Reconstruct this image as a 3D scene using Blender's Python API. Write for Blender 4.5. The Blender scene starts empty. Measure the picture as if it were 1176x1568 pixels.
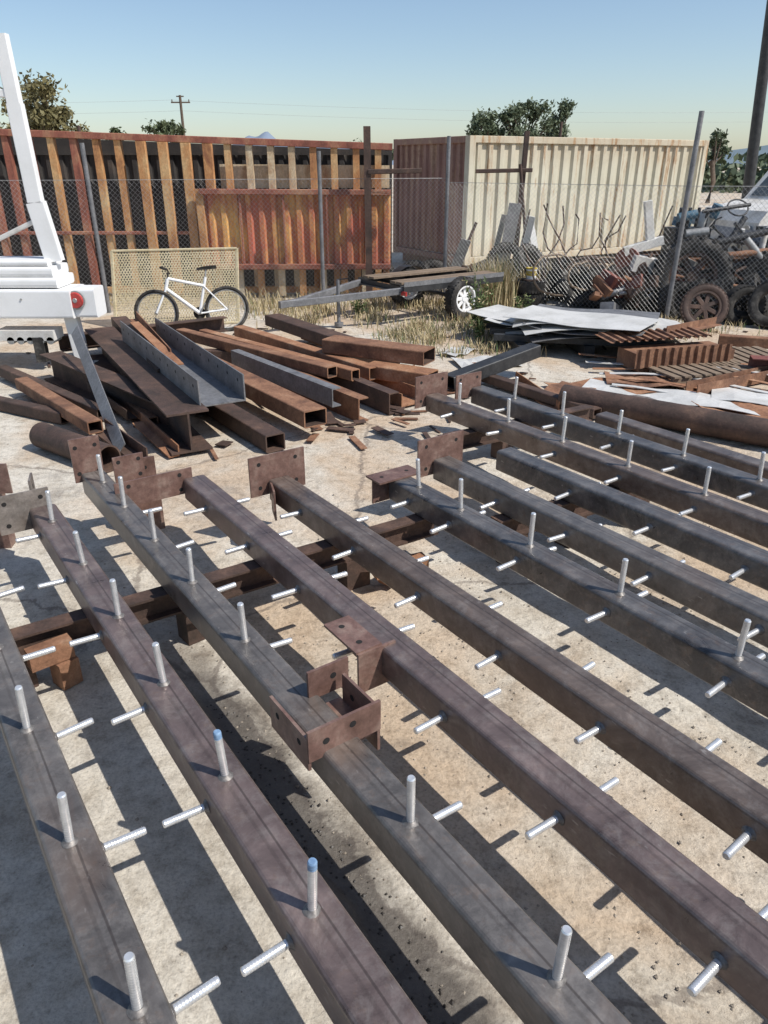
import bpy, math, random
from mathutils import Vector, Matrix
random.seed(7)
R=random.random
def U(a,b): return a+(b-a)*random.random()
scene=bpy.context.scene
scene.view_settings.view_transform='Standard'
scene.view_settings.look='None'
scene.view_settings.exposure=0

# ------------------------------------------------------------------ materials
def newmat(name):
    m=bpy.data.materials.new(name); m.use_nodes=True
    nt=m.node_tree; b=nt.nodes['Principled BSDF']
    return m,nt,b
def ramp(nt,stops):
    r=nt.nodes.new('ShaderNodeValToRGB')
    els=r.color_ramp.elements
    while len(els)<len(stops): els.new(0.5)
    for e,(p,c) in zip(els,stops):
        e.position=p; e.color=(c[0],c[1],c[2],1)
    return r
def noise(nt,vec,scale,detail=6,rough=.6,dist=0):
    n=nt.nodes.new('ShaderNodeTexNoise'); n.inputs['Scale'].default_value=scale
    n.inputs['Detail'].default_value=detail; n.inputs['Roughness'].default_value=rough
    n.inputs['Distortion'].default_value=dist
    nt.links.new(vec,n.inputs['Vector']); return n
def mapping(nt,scale=(1,1,1),loc=(0,0,0),rot=(0,0,0)):
    tc=nt.nodes.new('ShaderNodeTexCoord'); mp=nt.nodes.new('ShaderNodeMapping')
    mp.inputs['Scale'].default_value=scale; mp.inputs['Location'].default_value=loc
    mp.inputs['Rotation'].default_value=rot
    nt.links.new(tc.outputs['Object'],mp.inputs['Vector']); return mp.outputs[0]
def mixc(nt,fac,a,b,mode='MIX'):
    m=nt.nodes.new('ShaderNodeMix'); m.data_type='RGBA'; m.blend_type=mode
    for s,v in ((m.inputs[0],fac),(m.inputs[6],a),(m.inputs[7],b)):
        if hasattr(v,'links'): nt.links.new(v,s)
        elif isinstance(v,(int,float)): s.default_value=v
        else: s.default_value=(v[0],v[1],v[2],1)
    return m.outputs[2]
def mth(nt,op,a,bb):
    n=nt.nodes.new('ShaderNodeMath'); n.operation=op
    for s,x in ((n.inputs[0],a),(n.inputs[1],bb)):
        if hasattr(x,'links'): nt.links.new(x,s)
        else: s.default_value=x
    return n.outputs[0]
def bump(nt,b,h,strength=.3,dist=.01):
    bp=nt.nodes.new('ShaderNodeBump'); bp.inputs['Strength'].default_value=strength
    bp.inputs['Distance'].default_value=dist
    nt.links.new(h,bp.inputs['Height']); nt.links.new(bp.outputs[0],b.inputs['Normal'])
def simple(name,stops,scale=4,rough=.7,metal=0,mscale=(1,1,1),bs=.2,fine=40,bd=.01,spec=.5,fc=(.7,1.15)):
    m,nt,b=newmat(name)
    v=mapping(nt,mscale)
    n=noise(nt,v,scale,8,.65,.3); r=ramp(nt,stops); nt.links.new(n.outputs['Fac'],r.inputs[0])
    n2=noise(nt,v,fine,4,.7)
    r2=ramp(nt,[(.3,(fc[0],)*3),(.7,(fc[1],)*3)]); nt.links.new(n2.outputs['Fac'],r2.inputs[0])
    c=mixc(nt,1.0,r.outputs[0],r2.outputs[0],'MULTIPLY')
    nt.links.new(c,b.inputs['Base Color'])
    b.inputs['Roughness'].default_value=rough; b.inputs['Metallic'].default_value=metal
    b.inputs['Specular IOR Level'].default_value=spec
    bump(nt,b,n2.outputs['Fac'],bs,bd)
    return m
def beam_steel(name,ca,cb,cc,seed=0):
    m,nt,b=newmat(name)
    v=mapping(nt,(16,.12,9),(seed,seed*1.7,0)); v2=mapping(nt,(1,1,1),(seed*3,seed,0))
    n=noise(nt,v,1.0,2,.4,.05)
    r=ramp(nt,[(.2,ca),(.5,cb),(.85,cc)]); nt.links.new(n.outputs['Fac'],r.inputs[0])
    n2=noise(nt,v2,4.2,12,.76,.6)
    r2=ramp(nt,[(.32,(.48,.46,.46)),(.46,(.86,.85,.84)),(.58,(1.15,1.13,1.11)),(.74,(1.75,1.7,1.62))]); nt.links.new(n2.outputs['Fac'],r2.inputs[0])
    c=mixc(nt,1.0,r.outputs[0],r2.outputs[0],'MULTIPLY')
    n3=noise(nt,v2,14,8,.75,.2)
    r3=ramp(nt,[(.54,(0,0,0)),(.72,(.55,.55,.55))]); nt.links.new(n3.outputs['Fac'],r3.inputs[0])
    c=mixc(nt,r3.outputs[0],c,(.20,.13,.09))
    n5=noise(nt,mapping(nt,(1,.6,1),(seed*5,2,1)),2.1,6,.65,.6)
    r5=ramp(nt,[(.54,(0,0,0)),(.70,(.45,.45,.45))]); nt.links.new(n5.outputs['Fac'],r5.inputs[0])
    c=mixc(nt,r5.outputs[0],c,(.19,.13,.098))
    n6=noise(nt,v2,7,9,.8,.3); r6=ramp(nt,[(.48,(0,0,0)),(.72,(.42,.42,.42))]); nt.links.new(n6.outputs['Fac'],r6.inputs[0])
    c=mixc(nt,r6.outputs[0],c,(.42,.38,.34))
    v4=mapping(nt,(50,14,50),(seed*9,0,0))
    n4=noise(nt,v4,1.0,3,.5); r4=ramp(nt,[(.69,(0,0,0)),(.76,(.4,.4,.4))]); nt.links.new(n4.outputs['Fac'],r4.inputs[0])
    c=mixc(nt,r4.outputs[0],c,(.50,.46,.42))
    tc=nt.nodes.new('ShaderNodeTexCoord'); sp=nt.nodes.new('ShaderNodeSeparateXYZ'); nt.links.new(tc.outputs['Object'],sp.inputs[0])
    wob=mth(nt,'MULTIPLY',mth(nt,'SUBTRACT',n5.outputs['Fac'],.5),.008)
    for off,wd,st in ((.012,.0022,.6),(-.014,.0035,.25)):
        dd=mth(nt,'ABSOLUTE',mth(nt,'ADD',mth(nt,'SUBTRACT',sp.outputs[0],off+seed*.002),wob),0)
        mr=nt.nodes.new('ShaderNodeMapRange'); nt.links.new(dd,mr.inputs[0]); mr.inputs[1].default_value=wd; mr.inputs[2].default_value=wd*2.2; mr.inputs[3].default_value=st; mr.inputs[4].default_value=0
        c=mixc(nt,mr.outputs[0],c,(.045,.034,.03))
    nt.links.new(c,b.inputs['Base Color'])
    rr=ramp(nt,[(.3,(.24,.24,.24)),(.7,(.46,.46,.46))]); nt.links.new(n2.outputs['Fac'],rr.inputs[0])
    nt.links.new(rr.outputs[0],b.inputs['Roughness'])
    b.inputs['Metallic'].default_value=.4
    bump(nt,b,n3.outputs['Fac'],.18,.004)
    return m
MB_=[beam_steel('mill_scale_steel_grey',(.125,.115,.108),(.155,.143,.134),(.19,.175,.163),0),
     beam_steel('mill_scale_steel_purple',(.135,.10,.093),(.17,.129,.12),(.205,.158,.147),3),
     beam_steel('mill_scale_steel_brown',(.115,.09,.077),(.148,.116,.099),(.18,.143,.122),5),
     beam_steel('mill_scale_steel_dark',(.092,.088,.088),(.118,.113,.112),(.155,.148,.146),8)]
zinc=simple('zinc_plated_stud',[(.3,(.64,.64,.64)),(.6,(.80,.80,.79))],30,.27,.6,bs=.03,fc=(.92,1.04))
weld=simple('weld_bead',[(.3,(.10,.09,.085)),(.7,(.26,.24,.22))],60,.5,.4)
blue_tip=simple('blue_paint_tip',[(.3,(.12,.22,.38)),(.7,(.26,.38,.52))],40,.5)
plate_m=simple('primer_brown_plate',[(.3,(.12,.067,.052)),(.5,(.19,.11,.088)),(.7,(.31,.22,.175))],7,.45,.15,bs=.15)
plate_g=simple('grey_brown_plate',[(.3,(.13,.105,.09)),(.5,(.21,.18,.155)),(.7,(.29,.25,.22))],7,.5,.2,bs=.15)
rust=simple('rust',[(.28,(.085,.043,.028)),(.45,(.19,.092,.052)),(.6,(.29,.15,.085)),(.78,(.40,.26,.17))],3.5,.85,0,bs=.5)
rust_o=simple('rust_orange',[(.3,(.16,.07,.04)),(.5,(.32,.155,.08)),(.75,(.46,.29,.18))],3,.85,0,bs=.5)
rust_d=simple('rust_dark',[(.3,(.04,.028,.022)),(.55,(.095,.057,.043)),(.8,(.21,.125,.083))],4,.7,.1,bs=.4)
hole_m=simple('dark_hole',[(.3,(.012,.01,.01)),(.7,(.02,.018,.016))],4,.9)
grey_ch=simple('weathered_grey_steel',[(.3,(.14,.14,.145)),(.6,(.24,.24,.245)),(.8,(.32,.31,.30))],5,.5,.3,bs=.1)
galv=simple('galvanised_steel',[(.3,(.30,.30,.29)),(.7,(.44,.44,.43))],8,.45,.4,bs=.05)
white_p=simple('white_paint',[(.3,(.74,.74,.72)),(.5,(.80,.80,.79)),(.8,(.83,.83,.82))],2.5,.35,0,bs=.02,fc=(.97,1.01))
white_d=simple('dirty_white_paint',[(.3,(.42,.39,.34)),(.5,(.62,.60,.56)),(.7,(.74,.73,.70))],3,.5,0,bs=.05,fc=(.88,1.05))
black_r=simple('rubber',[(.3,(.018,.018,.017)),(.5,(.045,.042,.039)),(.75,(.15,.14,.125))],5,.85,0,bs=.3,spec=.25)
black_p=simple('black_steel',[(.3,(.02,.02,.022)),(.7,(.06,.06,.06))],6,.5,.2)
red_lens=simple('red_lens',[(.3,(.35,.03,.03)),(.7,(.5,.06,.05))],10,.25)
blue_p=simple('blue_engine_paint',[(.3,(.03,.06,.09)),(.5,(.04,.12,.18)),(.75,(.20,.25,.28))],8,.6)
red_p=simple('faded_red_paint',[(.3,(.12,.035,.028)),(.55,(.22,.07,.05)),(.8,(.30,.16,.12))],4,.6)
yellow_p=simple('yellow_plastic',[(.3,(.5,.35,.03)),(.7,(.62,.45,.05))],4,.5)
wood_m=simple('weathered_wood',[(.3,(.13,.095,.065)),(.55,(.24,.175,.12)),(.8,(.34,.27,.2))],4,.85,0,(1,6,6),.4)
sheet_w=simple('pale_sheet_metal',[(.3,(.46,.45,.42)),(.55,(.62,.61,.58)),(.8,(.70,.69,.66))],2.5,.5,.1,fc=(.88,1.05))
tan_mesh=simple('yellowed_mesh',[(.3,(.48,.40,.24)),(.7,(.64,.56,.38))],6,.6)
glass_m=simple('dusty_glass',[(.3,(.05,.06,.065)),(.7,(.16,.17,.17))],3,.15)
bark=simple('bark',[(.3,(.07,.05,.035)),(.7,(.16,.12,.09))],8,.9)
stone=simple('gravel_stone',[(.3,(.22,.18,.14)),(.6,(.38,.33,.27)),(.8,(.5,.45,.39))],3,.9)
gunk=simple('oily_grit',[(.3,(.02,.017,.015)),(.6,(.05,.042,.036)),(.8,(.10,.085,.07))],6,.5)

def ground_mat():
    m,nt,b=newmat('concrete_and_dirt')
    v=mapping(nt)
    big=noise(nt,v,.55,6,.6,.4); med=noise(nt,v,2.6,10,.72,.4); fine=noise(nt,v,70,6,.75); mid=noise(nt,v,14,8,.7)
    r=ramp(nt,[(.30,(.37,.31,.24)),(.43,(.53,.475,.39)),(.55,(.61,.56,.475)),(.8,(.67,.63,.55))]); nt.links.new(med.outputs['Fac'],r.inputs[0])
    tc=nt.nodes.new('ShaderNodeTexCoord'); sp=nt.nodes.new('ShaderNodeSeparateXYZ')
    mp=nt.nodes.new('ShaderNodeMapping'); mp.inputs['Rotation'].default_value=(0,0,-math.radians(35))
    nt.links.new(tc.outputs['Object'],mp.inputs['Vector']); nt.links.new(mp.outputs[0],sp.inputs[0])
    rside=nt.nodes.new('ShaderNodeMapRange'); nt.links.new(sp.outputs[0],rside.inputs[0]); rside.inputs[1].default_value=.8; rside.inputs[2].default_value=1.3; rside.inputs[3].default_value=-.14; rside.inputs[4].default_value=.03
    rb=ramp(nt,[(.46,(0,0,0)),(.60,(.75,.75,.75))]); nt.links.new(mth(nt,'ADD',big.outputs['Fac'],rside.outputs[0]),rb.inputs[0])
    c=mixc(nt,rb.outputs[0],r.outputs[0],(.50,.365,.24))
    rm=ramp(nt,[(.3,(.62,.60,.58)),(.5,(1,1,1)),(.7,(1.1,1.1,1.1))]); nt.links.new(mid.outputs['Fac'],rm.inputs[0])
    c=mixc(nt,1.0,c,rm.outputs[0],'MULTIPLY')
    rf=ramp(nt,[(.3,(.62,.60,.59)),(.5,(.97,.97,.97)),(.7,(1.12,1.12,1.12))]); nt.links.new(fine.outputs['Fac'],rf.inputs[0])
    c=mixc(nt,1.0,c,rf.outputs[0],'MULTIPLY')
    vo=nt.nodes.new('ShaderNodeTexVoronoi'); vo.inputs['Scale'].default_value=30; nt.links.new(v,vo.inputs['Vector'])
    rv=ramp(nt,[(.10,(.5,.5,.5)),(.24,(0,0,0))]); nt.links.new(vo.outputs['Distance'],rv.inputs[0])
    c=mixc(nt,mth(nt,'MULTIPLY',rv.outputs[0],mth(nt,'ADD',rb.outputs[0],.12)),c,(.24,.19,.15))
    vc=nt.nodes.new('ShaderNodeTexVoronoi'); vc.feature='DISTANCE_TO_EDGE'; vc.inputs['Scale'].default_value=.55
    wv=nt.nodes.new('ShaderNodeMix'); wv.data_type='VECTOR'; wv.inputs[0].default_value=.22; nt.links.new(v,wv.inputs[4]); nt.links.new(med.outputs['Color'],wv.inputs[5]); nt.links.new(wv.outputs[1],vc.inputs['Vector'])
    rc=ramp(nt,[(.003,(.6,.6,.6)),(.008,(0,0,0))]); nt.links.new(vc.outputs['Distance'],rc.inputs[0])
    c=mixc(nt,rc.outputs[0],c,(.14,.11,.09))
    st=noise(nt,mapping(nt,(1,1,1),(13,4,0)),1.1,8,.7,.8)
    rs=ramp(nt,[(.57,(0,0,0)),(.72,(.6,.6,.6))]); nt.links.new(st.outputs['Fac'],rs.inputs[0])
    c=mixc(nt,rs.outputs[0],c,(.17,.145,.125))
    # damp, oily slab edge between the second and third columns
    wob=mth(nt,'MULTIPLY',mth(nt,'SUBTRACT',med.outputs['Fac'],.5),.35)
    lat=mth(nt,'ADD',mth(nt,'ABSOLUTE',mth(nt,'SUBTRACT',sp.outputs[0],.92),0),wob)
    rl=ramp(nt,[(.08,(.85,.85,.85)),(.21,(0,0,0))]); nt.links.new(lat,rl.inputs[0])
    rL=ramp(nt,[(.38,(1,1,1)),(.52,(0,0,0))]); nt.links.new(mth(nt,'MULTIPLY',sp.outputs[1],.14),rL.inputs[0])
    fac=mth(nt,'MULTIPLY',rl.outputs[0],rL.outputs[0])
    c=mixc(nt,fac,c,(.06,.05,.043))
    nt.links.new(c,b.inputs['Base Color'])
    ro=nt.nodes.new('ShaderNodeMapRange'); nt.links.new(fac,ro.inputs[0]); ro.inputs[3].default_value=.9; ro.inputs[4].default_value=.5
    nt.links.new(ro.outputs[0],b.inputs['Roughness'])
    h=mth(nt,'ADD',mth(nt,'ADD',fine.outputs['Fac'],mth(nt,'MULTIPLY',mid.outputs['Fac'],1.5)),mth(nt,'MULTIPLY',vo.outputs['Distance'],-.5))
    bump(nt,b,h,.6,.014)
    return m

# ------------------------------------------------------------------ mesh builder
class MB:
    def __init__(s): s.v=[]; s.f=[]; s.m=[]; s.s=[]
    def add(s,vs,fs,m=0,smooth=False):
        o=len(s.v); s.v+= [tuple(v) for v in vs]
        for f in fs: s.f.append([i+o for i in f]); s.m.append(m); s.s.append(smooth)
    def obj(s,name,mats,loc=(0,0,0),rotz=0):
        me=bpy.data.meshes.new(name); me.from_pydata(s.v,[],s.f)
        for m in mats: me.materials.append(m)
        me.polygons.foreach_set('material_index',s.m); me.polygons.foreach_set('use_smooth',s.s)
        me.update(); o=bpy.data.objects.new(name,me); o.location=loc; o.rotation_euler=(0,0,rotz)
        scene.collection.objects.link(o); return o
def axes(p0,p1,up=(0,0,1)):
    p0=Vector(p0); p1=Vector(p1); z=(p1-p0).normalized(); up=Vector(up)
    x=z.cross(up)
    if x.length<1e-4: x=z.cross(Vector((0,1,0)))
    x.normalize(); y=x.cross(z); return p0,p1,x,y,z
def rrect(w,h,r,n=3):
    pts=[]
    for cx,cy,a0 in ((w/2-r,h/2-r,0),(-w/2+r,h/2-r,90),(-w/2+r,-h/2+r,180),(w/2-r,-h/2+r,270)):
        for i in range(n+1):
            a=math.radians(a0+90*i/n); pts.append((cx+r*math.cos(a),cy+r*math.sin(a)))
    return pts
def ext(mb,prof,p0,p1,m=0,up=(0,0,1),cap=True,smooth=False):
    p0,p1,x,y,z=axes(p0,p1,up); n=len(prof)
    vs=[p0+x*a+y*b for a,b in prof]+[p1+x*a+y*b for a,b in prof]
    fs=[[i,(i+1)%n,n+(i+1)%n,n+i] for i in range(n)]
    mb.add(vs,fs,m,smooth)
    if cap: mb.add(vs,[list(range(n))[::-1],list(range(n,2*n))],m)
def hollow(mb,w,h,p0,p1,m=0,mi=None,t=.008,r=.014,up=(0,0,1),n=3):
    if mi is None: mi=m
    o=rrect(w,h,r,n); i_=rrect(w-2*t,h-2*t,max(r-t,.002),n)
    p0,p1,x,y,z=axes(p0,p1,up); N=len(o)
    vs=[p0+x*a+y*b for a,b in o]+[p1+x*a+y*b for a,b in o]+[p0+x*a+y*b for a,b in i_]+[p1+x*a+y*b for a,b in i_]
    fs=[];fi=[];fe=[]
    for k in range(N):
        j=(k+1)%N
        fs.append([k,j,N+j,N+k]); fi.append([2*N+j,2*N+k,3*N+k,3*N+j])
        fe.append([j,k,2*N+k,2*N+j]); fe.append([N+k,N+j,3*N+j,3*N+k])
    mb.add(vs,fs,m); mb.add(vs,fi,mi); mb.add(vs,fe,m)
def cyl(mb,p0,p1,r0,r1=None,n=12,m=0,caps=True,smooth=True):
    if r1 is None: r1=r0
    p0,p1,x,y,z=axes(p0,p1)
    vs=[]
    for p,r in ((p0,r0),(p1,r1)):
        vs+=[p+x*(r*math.cos(2*math.pi*i/n))+y*(r*math.sin(2*math.pi*i/n)) for i in range(n)]
    mb.add(vs,[[i,(i+1)%n,n+(i+1)%n,n+i] for i in range(n)],m,smooth)
    if caps: mb.add(vs,[list(range(n))[::-1],list(range(n,2*n))],m)
def pipe(mb,p0,p1,ro,ri,n=24,m=0,mi=0):
    p0,p1,x,y,z=axes(p0,p1); rings=[]
    for p,r in ((p0,ro),(p1,ro),(p0,ri),(p1,ri)):
        rings+=[p+x*(r*math.cos(2*math.pi*i/n))+y*(r*math.sin(2*math.pi*i/n)) for i in range(n)]
    mb.add(rings,[[i,(i+1)%n,n+(i+1)%n,n+i] for i in range(n)],m,True)
    mb.add(rings,[[2*n+(i+1)%n,2*n+i,3*n+i,3*n+(i+1)%n] for i in range(n)],mi,True)
    mb.add(rings,[[(i+1)%n,i,2*n+i,2*n+(i+1)%n] for i in range(n)]+[[n+i,n+(i+1)%n,3*n+(i+1)%n,3*n+i] for i in range(n)],m)
def path(mb,pts,r,n=6,m=0):
    pts=[Vector(p) for p in pts]
    rings=[]
    for i,p in enumerate(pts):
        a=pts[max(i-1,0)]; b=pts[min(i+1,len(pts)-1)]
        _,_,x,y,z=axes(a,b)
        rings+=[p+x*(r*math.cos(2*math.pi*k/n))+y*(r*math.sin(2*math.pi*k/n)) for k in range(n)]
    fs=[]
    for i in range(len(pts)-1):
        for k in range(n):
            fs.append([i*n+k,i*n+(k+1)%n,(i+1)*n+(k+1)%n,(i+1)*n+k])
    mb.add(rings,fs,m,True)
def box(mb,c,sz,m=0,rz=0,tilt=None):
    M=Matrix.Rotation(rz,3,'Z')
    if tilt: M=M@Matrix.Rotation(tilt[0],3,'X')@Matrix.Rotation(tilt[1],3,'Y')
    c=Vector(c); vs=[]
    for dx in(-.5,.5):
        for dy in(-.5,.5):
            for dz in(-.5,.5): vs.append(c+M@Vector((dx*sz[0],dy*sz[1],dz*sz[2])))
    mb.add(vs,[[0,1,3,2],[4,6,7,5],[0,4,5,1],[2,3,7,6],[0,2,6,4],[1,5,7,3]],m)
def stud(mb,base,d,L,r=.0138,m=0,mw=1,mt=None,n=12):
    base=Vector(base); d=Vector(d).normalized()
    rings=int(L/.0045); p0,p1,x,y,z=axes(base,base+d*L)
    vs=[]
    for i in range(rings+1):
        q=base+d*(L*i/rings); rr=r*(1.0 if i%2 else .965)
        if i==rings: rr=r*.78
        vs+=[q+x*(rr*math.cos(2*math.pi*k/n))+y*(rr*math.sin(2*math.pi*k/n)) for k in range(n)]
    for i in range(rings):
        mm=m if (mt is None or i<rings*.86) else mt
        mb.add(vs[i*n:(i+2)*n],[[k,(k+1)%n,n+(k+1)%n,n+k] for k in range(n)],mm,True)
    mb.add(vs[-n:],[list(range(n))],m if mt is None else mt)
    w=[];nn=12
    for rr,hh in ((r*1.9,0.0),(r*1.55,.005),(r*1.0,.011)):
        w+=[base+d*hh+x*(rr*U(.9,1.1)*math.cos(2*math.pi*k/nn))+y*(rr*U(.9,1.1)*math.sin(2*math.pi*k/nn)) for k in range(nn)]
    mb.add(w,[[j*nn+k,j*nn+(k+1)%nn,(j+1)*nn+(k+1)%nn,(j+1)*nn+k] for j in range(2) for k in range(nn)],mw,True)
def holed_plate(mb,c,w,h,t,axx,axy,holes,m=0,mh=1,hr=.014):
    c=Vector(c); ax=Vector(axx).normalized(); ay=Vector(axy).normalized(); az=ax.cross(ay)
    vs=[c+ax*(a*w/2)+ay*(b*h/2)+az*(e*t/2) for a in(-1,1) for b in(-1,1) for e in(-1,1)]
    mb.add(vs,[[0,1,3,2],[4,6,7,5],[0,4,5,1],[2,3,7,6],[0,2,6,4],[1,5,7,3]],m)
    for (hx,hy) in holes:
        for e in(-1,1):
            q=c+ax*hx+ay*hy+az*(e*(t/2+.001)); n=12
            mb.add([q+ax*(hr*math.cos(2*math.pi*k/n))+ay*(hr*math.sin(2*math.pi*k/n)) for k in range(n)],[list(range(n))],mh)

# ------------------------------------------------------------------ frame axes
AZ=math.radians(35)
E=Vector((math.cos(AZ),math.sin(AZ),0)); D=Vector((-math.sin(AZ),math.cos(AZ),0))
def W(lat,L,z=0): return E*lat+D*L+Vector((0,0,z))
def sst(a,b,x):
    t=max(0,min(1,(x-a)/(b-a))); return t*t*(3-2*t)
DROP=.04
def gz(lat,L):
    return -DROP*sst(.84,.90,lat)*(1-sst(3.2,4.5,L))*(1-sst(5.3,6.6,lat))
ZT=.45; BW=.152; BH=.152
def beam(lat,L0,L1,mat,tops=(),left=(),right=(),endplate=None,extra=None,zt=ZT,blue=()):
    mb=MB()
    hollow(mb,BW,BH,(0,L0,zt-BH/2),(0,L1,zt-BH/2),0,3,.009,.02,n=4)
    for L in tops:
        stud(mb,(U(-.008,.008),L+U(-.012,.012),zt),(U(-.05,.05),U(-.05,.05),1),U(.182,.195),m=1,mw=2,mt=(4 if any(abs(L-b)<.1 for b in blue) else None))
    for L in left:
        stud(mb,(-BW/2,L+U(-.012,.012),zt-.08+U(-.008,.008)),(-1,U(-.07,.07),U(-.05,.05)),U(.132,.148),m=1,mw=2)
    for L in right:
        stud(mb,(BW/2,L+U(-.012,.012),zt-.08+U(-.008,.008)),(1,U(-.07,.07),U(-.05,.05)),U(.132,.148),m=1,mw=2)
    if endplate:
        for (cx,cy,cz,w,h,ang) in endplate:
            a=math.radians(ang)
            holed_plate(mb,(cx,cy,cz),w,h,.012,(math.cos(a),math.sin(a),0),(0,0,1),[(-w*.33,h*.3),(w*.33,h*.3),(-w*.33,-h*.3),(w*.33,-h*.3)],5,3)
    if extra: extra(mb)
    return mb.obj('steel_column_with_studs',[MB_[mat],zinc,weld,hole_m,blue_tip,plate_m,plate_g],W(lat,0,0),AZ)
def seq(a,st,b): 
    o=[];x=a
    while x<b: o.append(x); x+=st
    return o
beam(.14,-1.6,4.4,0,seq(-.55,.6,4.2),(),seq(-.55,.6,4.2),[(0,4.41,.45,.36,.26,0)])
beam(.63,-1.6,4.46,1,seq(-.56,.595,4.3),seq(-.56,.595,4.3),(),None,lambda mb:(holed_plate(mb,(-.10,4.47,.44),.30,.24,.012,(1,0,0),(0,0,1),[(-.1,.07),(.1,.07),(-.1,-.07)],6,3),holed_plate(mb,(-.02,4.56,.50),.14,.22,.012,(.3,1,0),(0,0,1),[(0,.05)],6,3)),blue=(1.23,1.83))
def saddle(mb):
    L=1.88
    holed_plate(mb,(.02,L-.14,ZT+.045),.30,.13,.012,(1,0,0),(0,0,1),[(-.08,0),(.03,.02)],5,3)
    holed_plate(mb,(-.125,L,ZT+.01),.28,.14,.012,(0,1,0),(0,0,1),[(-.08,.02),(.08,.02)],5,3)
    holed_plate(mb,(.165,L-.02,ZT-.02),.24,.20,.012,(0,1,0),(0,0,1),[(-.05,.03),(.05,.03)],5,3)
    holed_plate(mb,(.12,L+.14,ZT+.05),.18,.13,.012,(1,0,0),(0,0,1),[(0.02,.01)],5,3)
    holed_plate(mb,(.10,L+.0,ZT-.05),.12,.24,.012,(1,0,0),(0,1,0),[],5,3)
beam(1.03,-1.6,4.85,0,[-.5,.11,.71,1.33,2.5,3.09,3.65,4.19,4.62],(),[-.5,.11,.71,1.33,2.5,3.09,3.65,4.19],[(-.02,4.86,.54,.19,.30,0),(.2,4.7,.48,.2,.18,0)],saddle)
def lbrk(mb):
    L=2.26
    holed_plate(mb,(-.135,L,ZT+.012),.13,.26,.012,(1,0,0),(0,1,0),[(-.01,.07),(-.01,-.07)],5,3)
    holed_plate(mb,(-.10,L-.135,ZT-.09),.19,.20,.012,(1,0,0),(0,0,1),[],5,3)
    holed_plate(mb,(-.085,L,ZT-.07),.24,.16,.010,(0,1,0),(0,0,1),[],5,3)
beam(1.55,-1.9,4.38,1,(),seq(-.62,.58,4.3),seq(-.62,.58,4.3),[(-.26,4.39,.43,.5,.17,0)],lbrk)
beam(2.0,-1.9,4.05,2,(),seq(-.43,.58,3.9),seq(-.14,.58,3.9),[(0,4.07,.48,.40,.27,0),(-.1,3.95,.34,.16,.2,70)])
beam(2.65,-1.9,3.62,3,[-.6,0,.6,1.21,1.83,2.43,3.0,3.4],[-.6,0,.6,1.21,1.83,2.43,3.0,3.4],[-.6,0,.6,1.21,1.83,2.43,3.0],
     None,lambda mb:(holed_plate(mb,(-.02,3.64,ZT+.008),.34,.16,.012,(1,0,0),(0,1,0),[(-.1,0),(.1,.0)],5,3),holed_plate(mb,(-.10,3.66,ZT-.08),.16,.17,.012,(1,0,0),(0,0,1),[],5,3)))
beam(3.10,-1.9,3.72,0,(),seq(-.4,.58,3.6),seq(-.4,.58,3.6),[(0,3.74,.47,.40,.27,0)])
beam(3.58,-1.9,3.6,3,(),seq(-.1,.6,3.5),seq(-.1,.6,3.5),None)
beam(4.03,-1.9,5.0,2,seq(-.6,.58,4.8),seq(-.6,.58,4.8),seq(-.6,.58,4.8),[(0,5.02,.48,.36,.28,0)])
beam(4.52,-1.9,4.95,3,seq(-.6,.565,4.8),seq(-.6,.565,4.8),seq(-.6,.565,4.8),[(-.1,4.97,.47,.3,.22,0)])
beam(5.06,-1.9,3.95,2,(),(),(),None,zt=.36)
beam(-.42,-1.6,3.9,0,seq(-.5,.6,3.8),(),seq(-.5,.6,3.8),None)
def Iprof(w,h,t): return [(-w/2,-h/2),(w/2,-h/2),(w/2,-h/2+t),(t/2,-h/2+t),(t/2,h/2-t),(w/2,h/2-t),(w/2,h/2),(-w/2,h/2),(-w/2,h/2-t),(-t/2,h/2-t),(-t/2,-h/2+t),(-w/2,-h/2+t)]
def skid(L,a,b,name,mats,blocks):
    mb=MB(); hh=.135
    ext(mb,Iprof(.10,hh,.012),W(a,L,.297-hh/2),W(b,L-.12,.297-hh/2),0)
    for bl in blocks:
        lb=L-.12*(bl-a)/(b-a); g=gz(bl,lb); top=.297-hh-.002
        c=W(bl,lb,(top+g)/2); box(mb,c,(.16,.12,top-g),1,AZ+U(-.2,.2))
    mb.obj(name,mats)
skid(3.42,-.75,2.7,'support_skid_beam',[rust_d,rust_d],(.2,1.1,2.1)); skid(-.95,-.9,5.4,'support_skid_beam',[rust_d,rust_d],(-.3,.8,2.3,4.3))
skid(3.0,2.95,4.3,'support_skid_beam',[rust_d,rust_d],(3.1,3.6,4.2)); skid(4.4,3.7,5.3,'support_skid_beam',[rust_d,rust_d],(4.3,5.2))
mb=MB(); q=W(.36,3.28,.20); box(mb,q,(.20,.07,.10),0,AZ+.1); box(mb,q+Vector((.04,.03,-.125)),(.1,.1,.14),0,AZ+.3); mb.obj('steel_bracket',[rust])
mb=MB(); q=W(2.3,3.12,.12); box(mb,q,(.34,.10,.07),0,AZ-.2); box(mb,q+Vector((-.06,.02,-.08)),(.1,.1,.08),0,AZ+.3); mb.obj('steel_bracket',[rust_o])
mb=MB(); holed_plate(mb,(-2.62,4.3,.5),.5,.2,.012,(1,.1,0),(0,0,1),[(-.1,0),(.1,.03)],0,1)
holed_plate(mb,(-1.66,4.62,.42),.24,.20,.012,(1,.5,0),(0,0,1),[(-.05,.03),(.05,.03)],0,1); box(mb,(-1.66,4.66,.16),(.2,.2,.32),0,.5); box(mb,(-2.62,4.36,.2),(.3,.1,.4),0,.1); mb.obj('bolted_gusset_plate',[plate_m,hole_m])

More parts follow.
